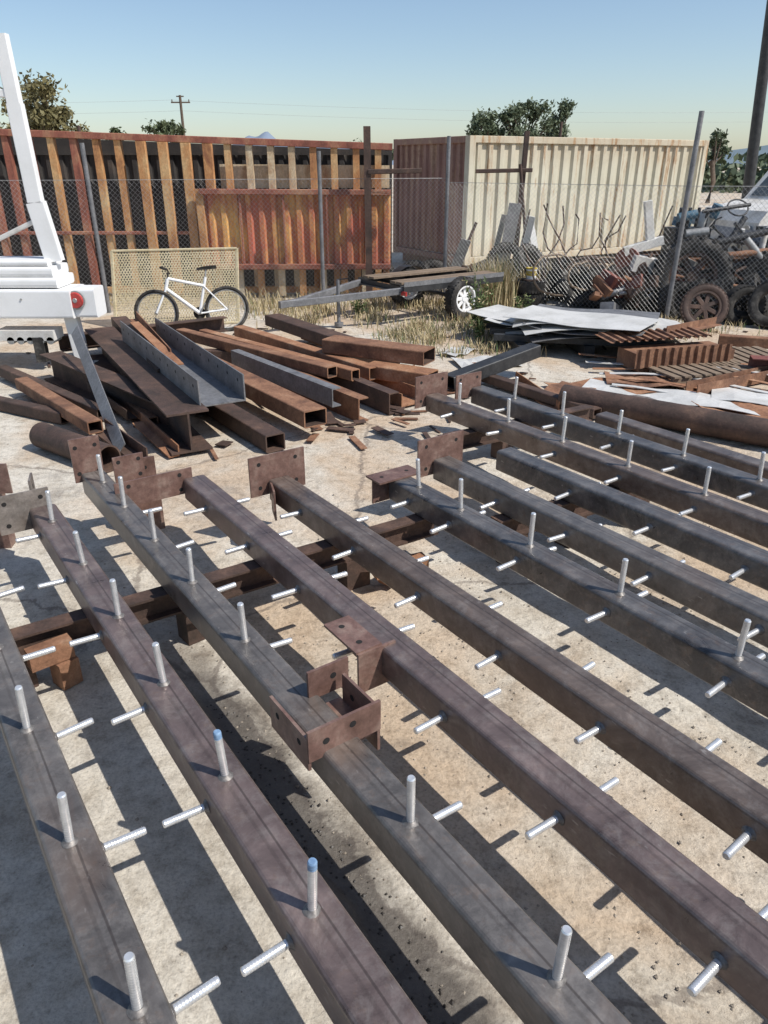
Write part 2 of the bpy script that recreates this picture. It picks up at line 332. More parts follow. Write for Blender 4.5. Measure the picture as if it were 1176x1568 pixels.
# ------------------------------------------------------------------ ground (one sheet, slab edge step, reaches the horizon)
def rng(a,b,st):
    o=[];x=a
    while x<b-1e-6: o.append(x); x+=st
    return o
la=[-6000,-300,-40,-12]+rng(-6,.8,.4)+[.8,.83,.845,.86,.88,.90,.93]+rng(1.1,7,.3)+[7,10,20,60,400,6000]
Ls=[-6000,-300,-30,-8]+rng(-4,6,.25)+[6,8,12,20,60,400,6000]
mb=MB(); vs=[]
for a in la:
    for l in Ls:
        near=abs(a)<7 and abs(l)<6
        edge=.02*math.sin(l*5.3)+.012*math.sin(l*13.7) if near and .79<a<.95 else 0
        vs.append(W(a+edge,l,gz(a,l)+(U(-.008,.008) if near and a>.95 else 0)))
n=len(Ls)
mb.add(vs,[[i*n+j,(i+1)*n+j,(i+1)*n+j+1,i*n+j+1] for i in range(len(la)-1) for j in range(n-1)],0,True)
mb.obj('ground',[ground_mat()])
def rocks(name,n,reg,a,b,m):
    mb=MB()
    for k in range(n):
        lt,L=reg(); s=U(a,b); c=W(lt,L,gz(lt,L)+s*.3); 
        vv=[c+Vector(p)*s*U(.6,1.1) for p in((1,0,0),(-1,0,0),(0,1,0),(0,-1,0),(0,0,.7),(0,0,-.6))]
        mb.add(vv,[[0,2,4],[2,1,4],[1,3,4],[3,0,4],[2,0,5],[1,2,5],[3,1,5],[0,3,5]],0)
    mb.obj(name,[m])
rocks('loose_gravel',3000,lambda:(U(.95,5.6),U(-.5,3.6)),.003,.010,stone)
rocks('loose_gravel',1200,lambda:(U(-3,8),U(0,9)),.003,.011,stone)
rocks('oily_gutter_debris',450,lambda:(random.gauss(.93,.06),U(-.3,2.8)),.003,.010,gunk)

# ------------------------------------------------------------------ scrap pile left
def Uprof(w,h,t): return [(-w/2,-h/2),(w/2,-h/2),(w/2,h/2),(w/2-t,h/2),(w/2-t,-h/2+t),(-w/2+t,-h/2+t),(-w/2+t,h/2),(-w/2,h/2)]
def Cprof(w,h,t): return [(w/2,-h/2),(w/2,-h/2+t),(-w/2+t,-h/2+t),(-w/2+t,h/2-t),(w/2,h/2-t),(w/2,h/2),(-w/2,h/2),(-w/2,-h/2)]
def Lprof(w,h,t): return [(-w/2,-h/2),(w/2,-h/2),(w/2,-h/2+t),(-w/2+t,-h/2+t),(-w/2+t,h/2),(-w/2,h/2)]
def piece(name,kind,p0,p1,w,h,m,t=.012,up=(0,0,1)):
    mb=MB()
    if kind=='T': hollow(mb,w,h,p0,p1,0,1,t,.015,up)
    elif kind=='P': pipe(mb,p0,p1,w,w-t,28,0,1)
    elif kind=='F': ext(mb,[(-w/2,-h/2),(w/2,-h/2),(w/2,h/2),(-w/2,h/2)],p0,p1,0,up)
    else: ext(mb,{'U':Uprof,'I':Iprof,'C':Cprof,'L':Lprof}[kind](w,h,t),p0,p1,0,up)
    return mb.obj(name,[m,rust_d if m is not black_p else hole_m])
mb=MB(); p0=Vector((-1.42,6.32,.50)); p1=Vector((-2.95,9.0,.50))
ext(mb,Uprof(.42,.24,.012),p0,p1,0)
_,_,x,y,z=axes(p0,p1)
for k in range(11):
    q=p0+z*(.15+k*.28)
    for sx in(-1,1):
        for e in(-.0075,.0075):
            c=q+x*(sx*(.21-.006)+e)+y*.04
            mb.add([c+z*(.016*math.cos(a*.5236))+y*(.016*math.sin(a*.5236)) for a in range(12)],[list(range(12))],1)
mb.obj('steel_channel',[grey_ch,hole_m])
piece('steel_i_beam','I',(-1.66,6.02,.22),(-3.7,9.7,.2),.36,.36,rust_d,.018)
piece('steel_i_beam','I',(-1.95,6.6,.16),(-3.9,8.6,.16),.25,.3,rust_d,.015)
piece('steel_i_beam','C',(-2.2,7.4,.28),(-3.6,10.2,.28),.2,.3,rust_d,.015)
piece('steel_tube','T',(-.62,6.42,.22),(-2.0,8.3,.24),.24,.16,rust)
piece('steel_tube','T',(-.95,6.12,.09),(-2.0,7.6,.1),.19,.16,rust_d)
piece('steel_channel','C',(-.2,6.98,.12),(-1.6,8.8,.13),.12,.24,rust)
piece('steel_channel','C',(.10,7.2,.12),(-1.2,9.0,.13),.12,.22,rust_d)
piece('steel_channel','C',(-.45,6.8,.3),(-1.7,8.4,.3),.1,.18,grey_ch)
piece('steel_channel','U',(.30,7.45,.10),(-.8,8.9,.1),.3,.14,rust_o)
piece('steel_tube','T',(.50,8.12,.38),(-.65,8.75,.38),.3,.16,rust)
piece('steel_tube','T',(.52,7.78,.22),(-.15,8.2,.22),.26,.15,rust_o)
piece('steel_tube','T',(-.3,7.7,.28),(-2.4,9.9,.26),.12,.12,rust_o)
piece('steel_tube','T',(-.55,7.75,.30),(-2.7,9.9,.27),.14,.12,rust)
piece('steel_tube','T',(-.1,8.0,.22),(-2.0,10.3,.22),.16,.14,rust_o)
piece('steel_tube','T',(-.40,9.1,.28),(-1.6,10.8,.28),.25,.15,rust_d)
piece('steel_tube','T',(-.02,9.0,.15),(-1.1,10.6,.15),.2,.2,rust)
piece('steel_channel','C',(.2,8.9,.12),(-2.9,9.2,.12),.15,.2,rust_d)
piece('steel_tube','T',(-2.62,6.4,.14),(-3.95,7.9,.14),.14,.12,rust)
piece('steel_tube','T',(-2.75,6.95,.09),(-4.5,8.6,.1),.12,.12,rust_d)
piece('steel_tube','T',(-3.1,6.9,.07),(-5.1,8.0,.07),.12,.12,rust_d)
piece('steel_tube','T',(-2.2,6.75,.07),(-3.2,8.2,.07),.10,.10,rust)
piece('steel_angle','L',(-2.45,6.9,.10),(-3.9,8.9,.10),.10,.10,rust_d)
piece('steel_angle','L',(-2.62,6.5,.12),(-2.05,5.85,.07),.12,.12,rust_d)
piece('steel_angle','L',(-2.3,6.6,.16),(-1.8,5.95,.07),.1,.1,rust_o)
piece('steel_pipe','P',(-2.25,5.66,.118),(-3.05,6.25,.118),.115,0,rust_d,.014)
piece('steel_flat_bar','F',(-2.28,6.03,.06),(-3.46,8.35,.62),.012,.13,grey_ch,up=(.5,.3,.8))
piece('steel_flat_bar','F',(-2.9,8.7,.64),(-2.1,7.5,.44),.10,.012,rust_o)
piece('steel_angle','L',(-3.2,9.6,.55),(-2.3,7.8,.48),.1,.1,rust)
piece('steel_channel','C',(-4.2,9.6,.2),(-2.3,10.9,.2),.15,.2,rust_d)
mb=MB()
for k in range(55):
    x_=U(-2.2,.9); y_=U(6.3,8.3)+.2*x_
    box(mb,(x_,y_,.014+k*.0004),(U(.05,.35),U(.03,.12),.008),0 if R()<.6 else 1,U(0,3.14),(U(-.05,.05),U(-.05,.05)))
for k in range(110):
    box(mb,(U(-5,5.5),U(6.5,11.5),.016),(U(.02,.22),U(.015,.05),.012),0 if R()<.6 else 1,U(0,3.14),(U(-.1,.1),U(-.1,.1)))
mb.obj('scrap_steel_offcuts',[rust_d,rust])

# ------------------------------------------------------------------ right side ground clutter
piece('steel_tube','T',(1.80,8.78,.30),(.72,8.0,.12),.18,.15,black_p)
piece('steel_pipe','P',(1.85,7.42,.128),(4.9,5.18,.128),.125,0,rust_d,.012)
piece('steel_channel','U',(3.35,7.86,.08),(4.9,8.72,.1),.16,.13,rust)
piece('steel_channel','C',(4.3,8.6,.18),(5.8,8.2,.18),.2,.16,red_p)
piece('steel_angle','L',(1.5,8.5,.06),(1.75,7.3,.06),.1,.1,rust_o)
piece('steel_tube','T',(1.15,8.4,.08),(2.1,7.0,.08),.12,.10,rust_d)
piece('steel_angle','L',(3.6,9.4,.4),(4.6,10.3,.35),.1,.1,rust)
piece('steel_tube','T',(4.6,10.2,.12),(6.2,9.6,.12),.14,.14,rust)
piece('steel_channel','C',(4.2,7.0,.1),(6.2,7.6,.1),.14,.14,rust_d)
piece('steel_channel','C',(5.0,8.0,.1),(6.8,9.2,.12),.14,.18,grey_ch)
for (cx,cy,w,d,rz,m,z_) in [(2.5,8.1,1.2,.7,.3,rust_o,.012),(3.1,7.7,1.9,.5,-.5,sheet_w,.025),(3.7,7.2,.9,.7,.1,rust_o,.018),(2.0,7.9,.7,.45,.9,rust,.035),(4.4,7.5,1.8,.6,-.4,sheet_w,.03),(3.9,6.6,.6,.4,.4,rust_o,.014),(3.0,8.3,.9,.5,-.2,rust,.045),(1.3,9.3,.8,.5,.2,sheet_w,.014),(1.0,9.9,.6,.3,.9,sheet_w,.016),(4.9,7.0,.9,.6,.6,plate_g,.05),(2.6,7.5,1.0,.25,-.6,plate_g,.055)]:
    mb=MB(); n=8; vs=[]; 
    M=Matrix.Rotation(rz,3,'Z')
    for i in range(n+1):
        for j in range(3):
            p=M@Vector(((i/n-.5)*w,(j/2-.5)*d,0))+Vector((cx,cy,z_+.02*math.sin(i*1.3+j)+.02)); vs.append(p)
    fs=[[i*3+j,(i+1)*3+j,(i+1)*3+j+1,i*3+j+1] for i in range(n) for j in range(2)]
    mb.add(vs,fs,0); o=mb.obj('scrap_sheet_plate',[m]); md=o.modifiers.new('t','SOLIDIFY'); md.thickness=.006
mb=MB()
for k in range(6):
    c=Vector((1.6+.1*k,4.6+.12*k,.05+.012*k)); r=3.6+.12*k; pts=[]
    for i in range(14):
        a=math.radians(28+k*2+i*3.6); pts.append(c+Vector((r*math.cos(a),r*math.sin(a),.03*math.sin(i*.6+k))))
    for i in range(13):
        a=pts[i]; b=pts[i+1]; dr=(b-a).normalized(); sd=Vector((-dr.y,dr.x,0))*.035
        mb.add([a-sd,b-sd,b+sd,a+sd],[[0,1,2,3]],k%2)
o=mb.obj('curved_strip_steel',[sheet_w,rust_o]); md=o.modifiers.new('t','SOLIDIFY'); md.thickness=.008
mb=MB()
for k in range(3): box(mb,(1.75+.85*k,10.35,.09),(.14,1.5,.14),1,.1)
for k in range(4): box(mb,(2.6,9.75+.4*k,.20),(2.3,.10,.08),1,-.22)
for k in range(10):
    w=U(1.3,2.3); d=U(.6,1.25); rz=-.35+U(-.35,.35); cx=2.6+U(-.35,.35); cy=10.3+U(-.3,.25); z_=.255+k*.02
    M=Matrix.Rotation(rz,3,'Z'); n=10; vs=[]; ph=U(0,6)
    for i in range(n+1):
        for j in range(4):
            vs.append(M@Vector(((i/n-.5)*w,(j/3-.5)*d,0))+Vector((cx,cy,z_+.012*math.sin(i*.8+ph+j*.7)+ (.06*(abs(i/n-.5)*2)**4)*math.sin(ph))))
    mb.add(vs,[[i*4+j,(i+1)*4+j,(i+1)*4+j+1,i*4+j+1] for i in range(n) for j in range(3)],2 if k in(1,4,7) else 0)
o=mb.obj('sheet_metal_stack',[sheet_w,black_p,grey_ch]); md=o.modifiers.new('t','SOLIDIFY'); md.thickness=.006
mb=MB()
def corr(mb,p0,ux,uz,L,H,n,depth,m=0,nrm=None):
    p0=Vector(p0); ux=Vector(ux).normalized(); uz=Vector(uz).normalized(); nr=ux.cross(uz)
    pts=[]
    for i in range(n):
        a=L*i/n; s=L/n
        pts+=[(a,0),(a+s*.34,0),(a+s*.5,depth),(a+s*.84,depth)]
    pts.append((L,0)); vs=[]
    for (a,dd) in pts: vs.append(p0+ux*a+nr*dd); vs.append(p0+ux*a+nr*dd+uz*H)
    mb.add(vs,[[2*i,2*i+2,2*i+3,2*i+1] for i in range(len(pts)-1)],m)
corr(mb,(2.75,8.95,.34),(1.33,.35,0),(-.1,.45,.02),1.4,.45,12,.03)
corr(mb,(2.95,8.6,.12),(1.33,.35,0),(0,.05,1),1.3,.22,12,.03)
box(mb,(3.6,9.1,.15),(1.3,.5,.2),0,.26); 
o=mb.obj('corrugated_steel_offcut',[rust])
for (cx,cy,rz) in [(3.7,8.75,.3),(4.4,9.2,.15)]:
    mb=MB(); M=Matrix.Rotation(rz,3,'Z'); c=Vector((cx,cy,0))
    for k in range(9):
        p=c+M@Vector((-.55+k*.137,0,.125)); box(mb,p,(.09,.9,.018),0,rz)
    for k in range(3):
        p=c+M@Vector((0,-.4+.4*k,.06)); box(mb,p,(1.18,.05,.10),0,rz)
    mb.obj('wooden_pallet',[wood_m])

# ------------------------------------------------------------------ wheels and tyres
def tyre(mb,c,ax,Ro,w,m=0,lugs=0,rim=None,mr=1,spokes=8,bore=.58):
    c=Vector(c); ax=Vector(ax).normalized()
    t=Vector((0,0,1)) if abs(ax.z)<.9 else Vector((1,0,0)); x=ax.cross(t).normalized(); y=ax.cross(x)
    ri=Ro*bore; prof=[(ri,-w*.36),(ri*1.06,-w*.42),((ri+Ro)/2,-w*.5),(Ro*.94,-w*.46),(Ro,-w*.33),(Ro*1.005,0),(Ro,w*.33),(Ro*.94,w*.46),((ri+Ro)/2,w*.5),(ri*1.06,w*.42),(ri,w*.36)]
    n=40; vs=[]
    for i in range(n):
        a=2*math.pi*i/n; d=x*math.cos(a)+y*math.sin(a)
        vs+=[c+d*(r)+ax*h for r,h in prof]
    P=len(prof)
    mb.add(vs,[[i*P+j,i*P+(j+1)%P,((i+1)%n)*P+(j+1)%P,((i+1)%n)*P+j] for i in range(n) for j in range(P)],m,True)
    nb=lugs if lugs else 34
    for i in range(nb):
        for sgn in(-1,1):
            a=2*math.pi*(i+(.5 if sgn>0 else 0))/nb; d=x*math.cos(a)+y*math.sin(a); tg=-x*math.sin(a)+y*math.cos(a)
            hh=.035*Ro*2 if lugs else .012
            lw=Ro*2*math.pi/nb*(.32 if lugs else .6)
            c0=c+d*(Ro-.01)+ax*(sgn*w*.24); ex=ax*w*.24+tg*(sgn*lw*.5 if lugs else 0); ey=tg*lw*.5; ez=d*(hh)
            vv=[c0+ex*p+ey*q+ez*r for p in(-1,1) for q in(-1,1) for r in(-.3,1)]
            mb.add(vv,[[0,1,3,2],[4,6,7,5],[0,4,5,1],[2,3,7,6],[0,2,6,4],[1,5,7,3]],m)
    if rim:
        pipe(mb,c-ax*w*.36,c+ax*w*.36,ri*1.01,ri*.88,28,mr,mr)
        cyl(mb,c-ax*w*.15,c+ax*w*.22,ri*.27,ri*.24,14,mr)
        for i in range(spokes):
            a=2*math.pi*i/spokes; d=x*math.cos(a)+y*math.sin(a); 
            ext(mb,[(-ri*.14,-.006),(ri*.14,-.006),(ri*.10,.006),(-ri*.10,.006)],c+d*ri*.2+ax*w*.15,c+d*ri*.92+ax*w*.10,mr,up=ax)
def behind(X,Y): return (Y-14.7)+ (X-1.15)*(2.5/3.45)
for row in range(5):
    for i in range(14):
        X=2.1+i*.36+row*.06+U(-.1,.1); Y=15.7-row*.42+U(-.15,.15)-(X-2)*.58
        if behind(X,Y)<.42 or X>6.2: continue
        lay=2 if (row==2 and R()<.6) else 1
        for l in range(lay):
            mb=MB(); z_=.29+l*.32+U(-.04,.06)
            if R()<.45: ax=(U(-.4,.4),U(-.6,0),1); z_-=.10
            else: ax=(U(-.7,.9),U(-1,-.5),U(.0,.6))
            tyre(mb,(X+U(-.12,.12)*l,Y,z_),ax,U(.28,.37),U(.18,.25),0); mb.obj('scrap_tyre',[black_r])
for (X,Y,z_,ax) in [(.6,14.9,.3,(.3,-1,.1)),(.95,15.0,.3,(.1,-1,.5)),(-.1,15.0,.3,(0,-.8,.4)),(4.35,13.3,.12,(0,0,1)),(4.35,13.3,.34,(.1,0,1)),(3.8,13.5,.3,(.2,-1,.3))]:
    mb=MB(); tyre(mb,(X,Y,z_),ax,.33,.2,0); mb.obj('scrap_tyre',[black_r])
mb=MB(); tyre(mb,(5.05,12.62,.63),(-.25,-1,.15),.60,.36,0,20,True,1,6,.62); mb.obj('tractor_tyre',[black_r,rust_d])
mb=MB(); tyre(mb,(4.85,11.45,.34),(-.2,-1,.35),.34,.12,0,0,True,0,7,.7); mb.obj('steel_wheel_rim',[rust_d])

# ------------------------------------------------------------------ utility trailer
def trailer():
    mb=MB()
    c=Vector((.85,12.9,0)); f=Vector((-.81,-.59,0)); s=Vector((.59,-.81,0))
    def P(a,b,z): return c+f*a+s*b+Vector((0,0,z))
    for b in(-.62,.62): ext(mb,Lprof(.08,.1,.012),P(-.95,b,.56),P(1.15,b,.56),0)
    for a in(-.95,-.4,.15,.7,1.15): ext(mb,Lprof(.07,.08,.01),P(a,-.62,.55),P(a,.62,.55),0)
    for b in(-.58,.58): ext(mb,rrect(.07,.1,.01),P(1.1,b,.53),P(2.75,0,.42),3)
    ext(mb,rrect(.08,.1,.01),P(2.5,0,.44),P(2.95,0,.42),3)
    for b in(-.45,-.28,.3,.46): ext(mb,[(-.07,-.015),(.07,-.015),(.07,.015),(-.07,.015)],P(-.93,b,.63),P(1.1,b,.63),4)
    ext(mb,Lprof(.07,.07,.008),P(-.95,.63,.63),P(1.15,.63,.63),3)
    cyl(mb,P(0,-.7,.34),P(0,.7,.34),.03,None,10,0)
    for b,sg in((.74,1),(-.74,-1)):
        tyre(mb,P(0,b,.335),s*sg,.335,.19,1,0,True,2,8,.62)
        pts=[]
        for i in range(9):
            a=math.radians(20+i*17.5); pts.append((math.cos(a)*.40,math.sin(a)*.36+.35))
        vs=[]
        for (h,z_) in pts: vs.append(P(h,b-.12*sg,z_)); vs.append(P(h,b+.08*sg,z_))
        if sg<0: mb.add(vs,[[2*i,2*i+1,2*i+3,2*i+2] for i in range(8)],0)
    cyl(mb,P(2.0,.12,.08),P(2.0,.12,.72),.028,None,10,3); cyl(mb,P(2.0,.12,.02),P(2.0,.12,.08),.07,None,12,3); cyl(mb,P(2.0,.12,.72),P(1.9,.24,.74),.01,None,8,0)
    box(mb,P(1.15,.66,.50),(.03,.12,.06),5,.6)
    mb.obj('utility_trailer',[black_p,black_r,white_p,grey_ch,wood_m,red_lens])
trailer()

# ------------------------------------------------------------------ bicycle
def bicycle():
    mb=MB(); r=.33; c0=Vector((-3.33,11.0,r)); c1=Vector((-2.36,11.33,r)); d=(c1-c0).normalized(); up=Vector((0,.10,1)).normalized(); sd=d.cross(up)
    def P(a,b,o=0): return Vector((c0.x,c0.y,0))+d*a+up*b+sd*o
    for c,dd in((P(0,r),(d+sd*.35).normalized()),(P(1.02,r),d)):
        N=36; pts=[c+dd*(math.cos(2*math.pi*i/N)*(r-.022))+up*(math.sin(2*math.pi*i/N)*(r-.022)) for i in range(N+1)]
        path(mb,pts,.024,8,1)
        pts=[c+dd*(math.cos(2*math.pi*i/N)*(r-.055))+up*(math.sin(2*math.pi*i/N)*(r-.055)) for i in range(N+1)]
        path(mb,pts,.010,6,2)
        for i in range(18):
            a=2*math.pi*i/18; cyl(mb,c,c+dd*(math.cos(a)*(r-.05))+up*(math.sin(a)*(r-.05)),.0022,None,4,2,False)
        cyl(mb,c-sd*.04,c+sd*.04,.022,None,10,2)
    bb=P(.62,.29); seat=P(.72,.74); ht=P(.20,.80); hb=P(.165,.66)
    def t(a,b,rr=.019,m=0): cyl(mb,a,b,rr,None,10,m)
    t(hb,bb,.028); t(ht,P(.70,.68),.023); t(bb,P(.74,.80),.021); t(ht,hb,.026)
    for o in(-.05,.05):
        t(hb+sd*o*.8,P(0,r,o),.016); t(bb+sd*o*.6,P(1.02,r,o),.012); t(P(.70,.68,o*.4),P(1.02,r,o),.011)
    t(P(.74,.80),P(.755,.92),.013,2); 
    mb.add([P(.62,.93,0),P(.72,.95,-.03),P(.88,.96,-.07),P(.90,.96,.07),P(.72,.95,.03),P(.62,.90,0),P(.88,.91,-.05),P(.90,.91,.05)],[[0,1,4],[1,2,3,4],[5,6,2,1,0],[5,0,4,3,7],[2,6,7,3],[5,7,6]],1)
    t(ht,P(.22,.90),.013,1); path(mb,[P(.14,.95,-.33),P(.2,.93,-.12),P(.21,.91,0),P(.2,.93,.12),P(.14,.95,.33)],.012,8,1)
    for o in(-1,1): t(P(.13,.95,.33*o),P(.17,.94,.22*o),.018,1)
    cyl(mb,bb-sd*.05,bb-sd*.06,.09,None,20,1); t(bb-sd*.06,P(.55,.14,-.08),.010,2); box(mb,P(.54,.13,-.13),(.09,.09,.02),1,.3)
    t(bb+sd*.06,P(.70,.44,.08),.010,2)
    mb.obj('bicycle',[white_p,black_r,galv])
bicycle()
def mesh_panel():
    mb=MB(); a=Vector((-4.14,11.55,.02)); b=Vector((-2.32,11.95,.02)); up=Vector((.02,.22,1)).normalized(); H=1.12; x=(b-a).normalized(); Lh=(b-a).length
    for p,q in((a,b),(a+up*H,b+up*H),(a,a+up*H),(b,b+up*H)): ext(mb,rrect(.045,.03,.005,1),p,q,0)
    n=x.cross(up); s=.042
    def wire(p,q): ext(mb,[(-.007,-.002),(.007,-.002),(.007,.002),(-.007,.002)],p,q,0,up=n,cap=False)
    def clip(x0,z0,x1,z1):
        if min(x0,x1)<0:
            if max(x0,x1)<=0: return None
            tt=(0-x0)/(x1-x0)
            if x0<0: z0=z0+tt*(z1-z0); x0=0
            else: z1=z0+tt*(z1-z0); x1=0
        if max(x0,x1)>Lh:
            if min(x0,x1)>=Lh: return None
            tt=(Lh-x0)/(x1-x0)
            if x0>Lh: z0=z0+tt*(z1-z0); x0=Lh
            else: z1=z0+tt*(z1-z0); x1=Lh
        return x0,z0,x1,z1
    k=-H
    while k<Lh:
        for sg in (1,-1):
            x0,z0,x1,z1=(k,0,k+H*.6,H) if sg>0 else (k+H*.6,0,k,H)
            r_=clip(x0,z0,x1,z1)
            if r_ and abs(r_[3]-r_[1])>.01: wire(a+x*r_[0]+up*r_[1],a+x*r_[2]+up*r_[3])
        k+=s
    mb.obj('expanded_metal_panel',[tan_mesh])
mesh_panel()

# ------------------------------------------------------------------ chain-link fence
def fence(pts,H,name,posts,zlow=.05,s=.078):
    mb=MB(); w_=.0017
    for i in range(len(pts)-1):
        a=Vector((pts[i][0],pts[i][1],zlow)); b=Vector((pts[i+1][0],pts[i+1][1],zlow)); Lh=(b-a).length; x=(b-a)/Lh
        up=Vector((0,0,1)); nn=x.cross(up)
        k=-H
        while k<Lh:
            for sg in(1,-1):
                x0,z0,x1,z1=(k,0,k+H,H) if sg>0 else (k+H,0,k,H)
                if x0<0: z0=z0+(0-x0)/(x1-x0)*(z1-z0); x0=0
                if x1<0: z1=z0+(0-x0)/(x1-x0)*(z1-z0); x1=0
                if x0>Lh: z0=z0+(Lh-x0)/(x1-x0)*(z1-z0); x0=Lh
                if x1>Lh: z1=z0+(Lh-x0)/(x1-x0)*(z1-z0); x1=Lh
                if abs(z1-z0)<.02: continue
                p=a+x*x0+up*z0; q=a+x*x1+up*z1
                n=max(1,int((q-p).length/.7)); pr=p
                for j in range(1,n+1):
                    e=p+(q-p)*(j/n)
                    e2=e+nn*.03*math.sin(e.x*1.7+e.z*2)
                    ext(mb,[(-w_,-w_*.8),(w_,-w_*.8),(0,w_*1.2)],pr,e2,0,up=nn,cap=False); pr=e2
            k+=s
        cyl(mb,a+up*H,b+up*H,.004,None,5,0,False)
    for (px,py,h,r,lean) in posts: cyl(mb,(px,py,0),(px+lean[0],py+lean[1],h),r,None,12,1)
    mb.obj(name,[galv,grey_ch])
fence([(-9.5,11.9),(-4.7,12.95),(-1.1,13.9),(1.15,14.7)],2.02,'chain_link_fence',[(-9.5,11.9,2.5,.035,(0,0)),(-4.7,12.9,2.6,.035,(-.02,0)),(-1.1,13.85,2.5,.035,(.0,0)),(1.15,14.65,2.75,.035,(0,0))])
fence([(1.15,14.7),(4.6,12.2),(8.2,11.7)],1.95,'chain_link_fence',[(4.58,12.2,3.0,.038,(.04,0)),(8.2,11.7,2.6,.035,(0,0))])

# ------------------------------------------------------------------ rusty rack wall (left)
def rib_mat(name,c1,c2,c3):
    return simple(name,[(.32,c1),(.48,c2),(.66,c3)],2.6,.8,0,(1,1,.55),.4)
rib_r=rib_mat('brick_red_rusted_paint',(.15,.055,.038),(.29,.10,.065),(.40,.21,.12))
rib_o=rib_mat('orange_rusted_paint',(.28,.12,.055),(.50,.25,.10),(.62,.43,.22))
panel_m=rib_mat('rusted_red_panel',(.50,.13,.09),(.46,.16,.08),(.70,.40,.13))
cream_r=rib_mat('cream_rusted_paint',(.34,.17,.08),(.56,.44,.28),(.68,.60,.45))
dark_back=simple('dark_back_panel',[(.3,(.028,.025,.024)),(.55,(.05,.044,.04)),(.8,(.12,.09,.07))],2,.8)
mb=MB()
def wy(x): return 14.75+.02*x
def topz(x): return 2.58-(x-.1)*.033
xs=[]; x_=-10.5
while x_<.12: xs.append(x_); x_+=.385+U(-.015,.015)
def rail(x0,x1,z0,z1,w,h,m,off=0): ext(mb,rrect(w,h,.008,1),(x0,wy(x0)-off,z0),(x1,wy(x1)-off,z1),m)
rail(-10.6,.15,topz(-10.6),topz(.15),.14,.11,0,.03); rail(-10.6,.15,.12,.12,.1,.12,1,.02)
for i,xx in enumerate(xs):
    m=0 if R()<.7 else 1
    if xx>-3.2: m=1 if R()<.5 else 3
    w=.115
    ext(mb,Lprof(w,.13,.012),(xx,wy(xx),.05),(xx,wy(xx),topz(xx)-.05),m,up=(0,1,0))
    if -4.4<xx<-3.0: ext(mb,rrect(.17,.1,.01,1),(xx+.05,wy(xx)-.12,.05),(xx+.05,wy(xx)-.12,topz(xx)-.06),1,up=(0,-1,0))
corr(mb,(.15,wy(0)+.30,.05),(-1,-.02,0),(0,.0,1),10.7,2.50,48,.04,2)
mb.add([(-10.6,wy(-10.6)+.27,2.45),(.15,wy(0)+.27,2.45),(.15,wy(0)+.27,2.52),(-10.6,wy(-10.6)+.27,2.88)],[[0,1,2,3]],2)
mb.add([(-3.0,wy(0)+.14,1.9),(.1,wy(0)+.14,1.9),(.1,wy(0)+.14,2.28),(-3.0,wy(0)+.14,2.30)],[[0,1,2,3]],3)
x0,x1=-3.28,.12
corr(mb,(x0,wy(0)-.30,.62),(1,.005,0),(0,0,1),x1-x0,1.2,15,.06,4)
rail(x0,x1,1.86,1.84,.14,.09,0,.34); rail(x0,x1,.58,.58,.16,.09,0,.36)
ext(mb,rrect(.14,.1,.01,1),(x0-.02,wy(0)-.36,.1),(x0-.02,wy(0)-.36,1.9),1,up=(0,-1,0))
mb.add([(x0,wy(0)-.3,1.88),(x1,wy(0)-.3,1.88),(x1,wy(0)-.02,1.88),(x0,wy(0)-.02,1.88)],[[0,1,2,3]],0)
for k in range(9):
    xx=x0+.2+k*.39; ext(mb,Lprof(.12,.08,.01),(xx,wy(0)-.33,.05),(xx,wy(0)-.33,.55),3 if k%2 else 1,up=(0,1,0))
    if k%2: xx=x0+.3+k*.39; ext(mb,rrect(.04,.05,.006,1),(xx,wy(0)-.39,.62),(xx,wy(0)-.39,1.80),0,up=(0,1,0))
rail(-10.6,-3.3,1.15,1.15,.05,.06,0,.09)
mb.obj('rusted_steel_rack',[rib_r,rib_o,dark_back,cream_r,panel_m])

mb=MB(); 
ext(mb,Iprof(.12,.12,.012),(-.27,14.1,0),(-.29,14.1,2.88),0,up=(0,1,0)); ext(mb,rrect(.06,.08,.01,1),(-.27,14.05,2.18),(.65,14.05,2.2),0)
mb.obj('steel_post_with_arm',[rust_d])
mb=MB(); ext(mb,rrect(.09,.09,.01,1),(2.55,15.2,0),(2.62,15.2,2.85),0); ext(mb,rrect(.05,.07,.01,1),(1.7,15.1,2.18),(2.75,15.1,2.2),0)
cyl(mb,(2.9,15.2,0),(2.5,15.0,2.3),.03,None,8,0); cyl(mb,(1.2,14.9,0),(1.75,15.0,1.3),.03,None,8,0)
mb.obj('steel_post_with_arm',[rust_d])
mb=MB()
for (x_,y_,w,h,rz,tl,m) in [(2.35,15.0,.24,1.6,.2,.12,0),(2.65,14.9,.16,1.4,-.3,.2,1),(2.15,15.1,.12,1.4,.5,.15,0),(1.4,14.9,.2,1.0,.1,.3,0),(2.9,14.8,.14,1.3,.4,-.2,1)]:
    box(mb,(x_,y_,h/2+.05),(w,.02,h),m,rz,(tl,tl*.9))
mb.obj('leaning_scrap_panels',[grey_ch,sheet_w])
mb=MB()
for k in range(10):
    x_=U(2.7,4.6); y_=U(13.8,14.8); pts=[]; a=U(-.5,.5); b=U(-.3,.3)
    for i in range(7): pts.append((x_+a*i/6+.15*math.sin(i+k),y_+b*i/6,.1+i/6*U(1.2,1.6)))
    path(mb,pts,.014,6,0)
for k in range(9):
    x_=U(3.0,4.6); y_=U(13.2,13.9); r=U(.2,.45); pts=[]; ti=U(-.6,.6)
    for i in range(15):
        a=i/14*5; pts.append((x_+r*math.cos(a),y_+r*math.sin(a)*ti,.55+r*math.sin(a)*.8+U(-.02,.02)))
    path(mb,pts,.02,6,1 if R()<.5 else 0)
mb.obj('tangled_hoses_and_bars',[rust_d,wood_m])

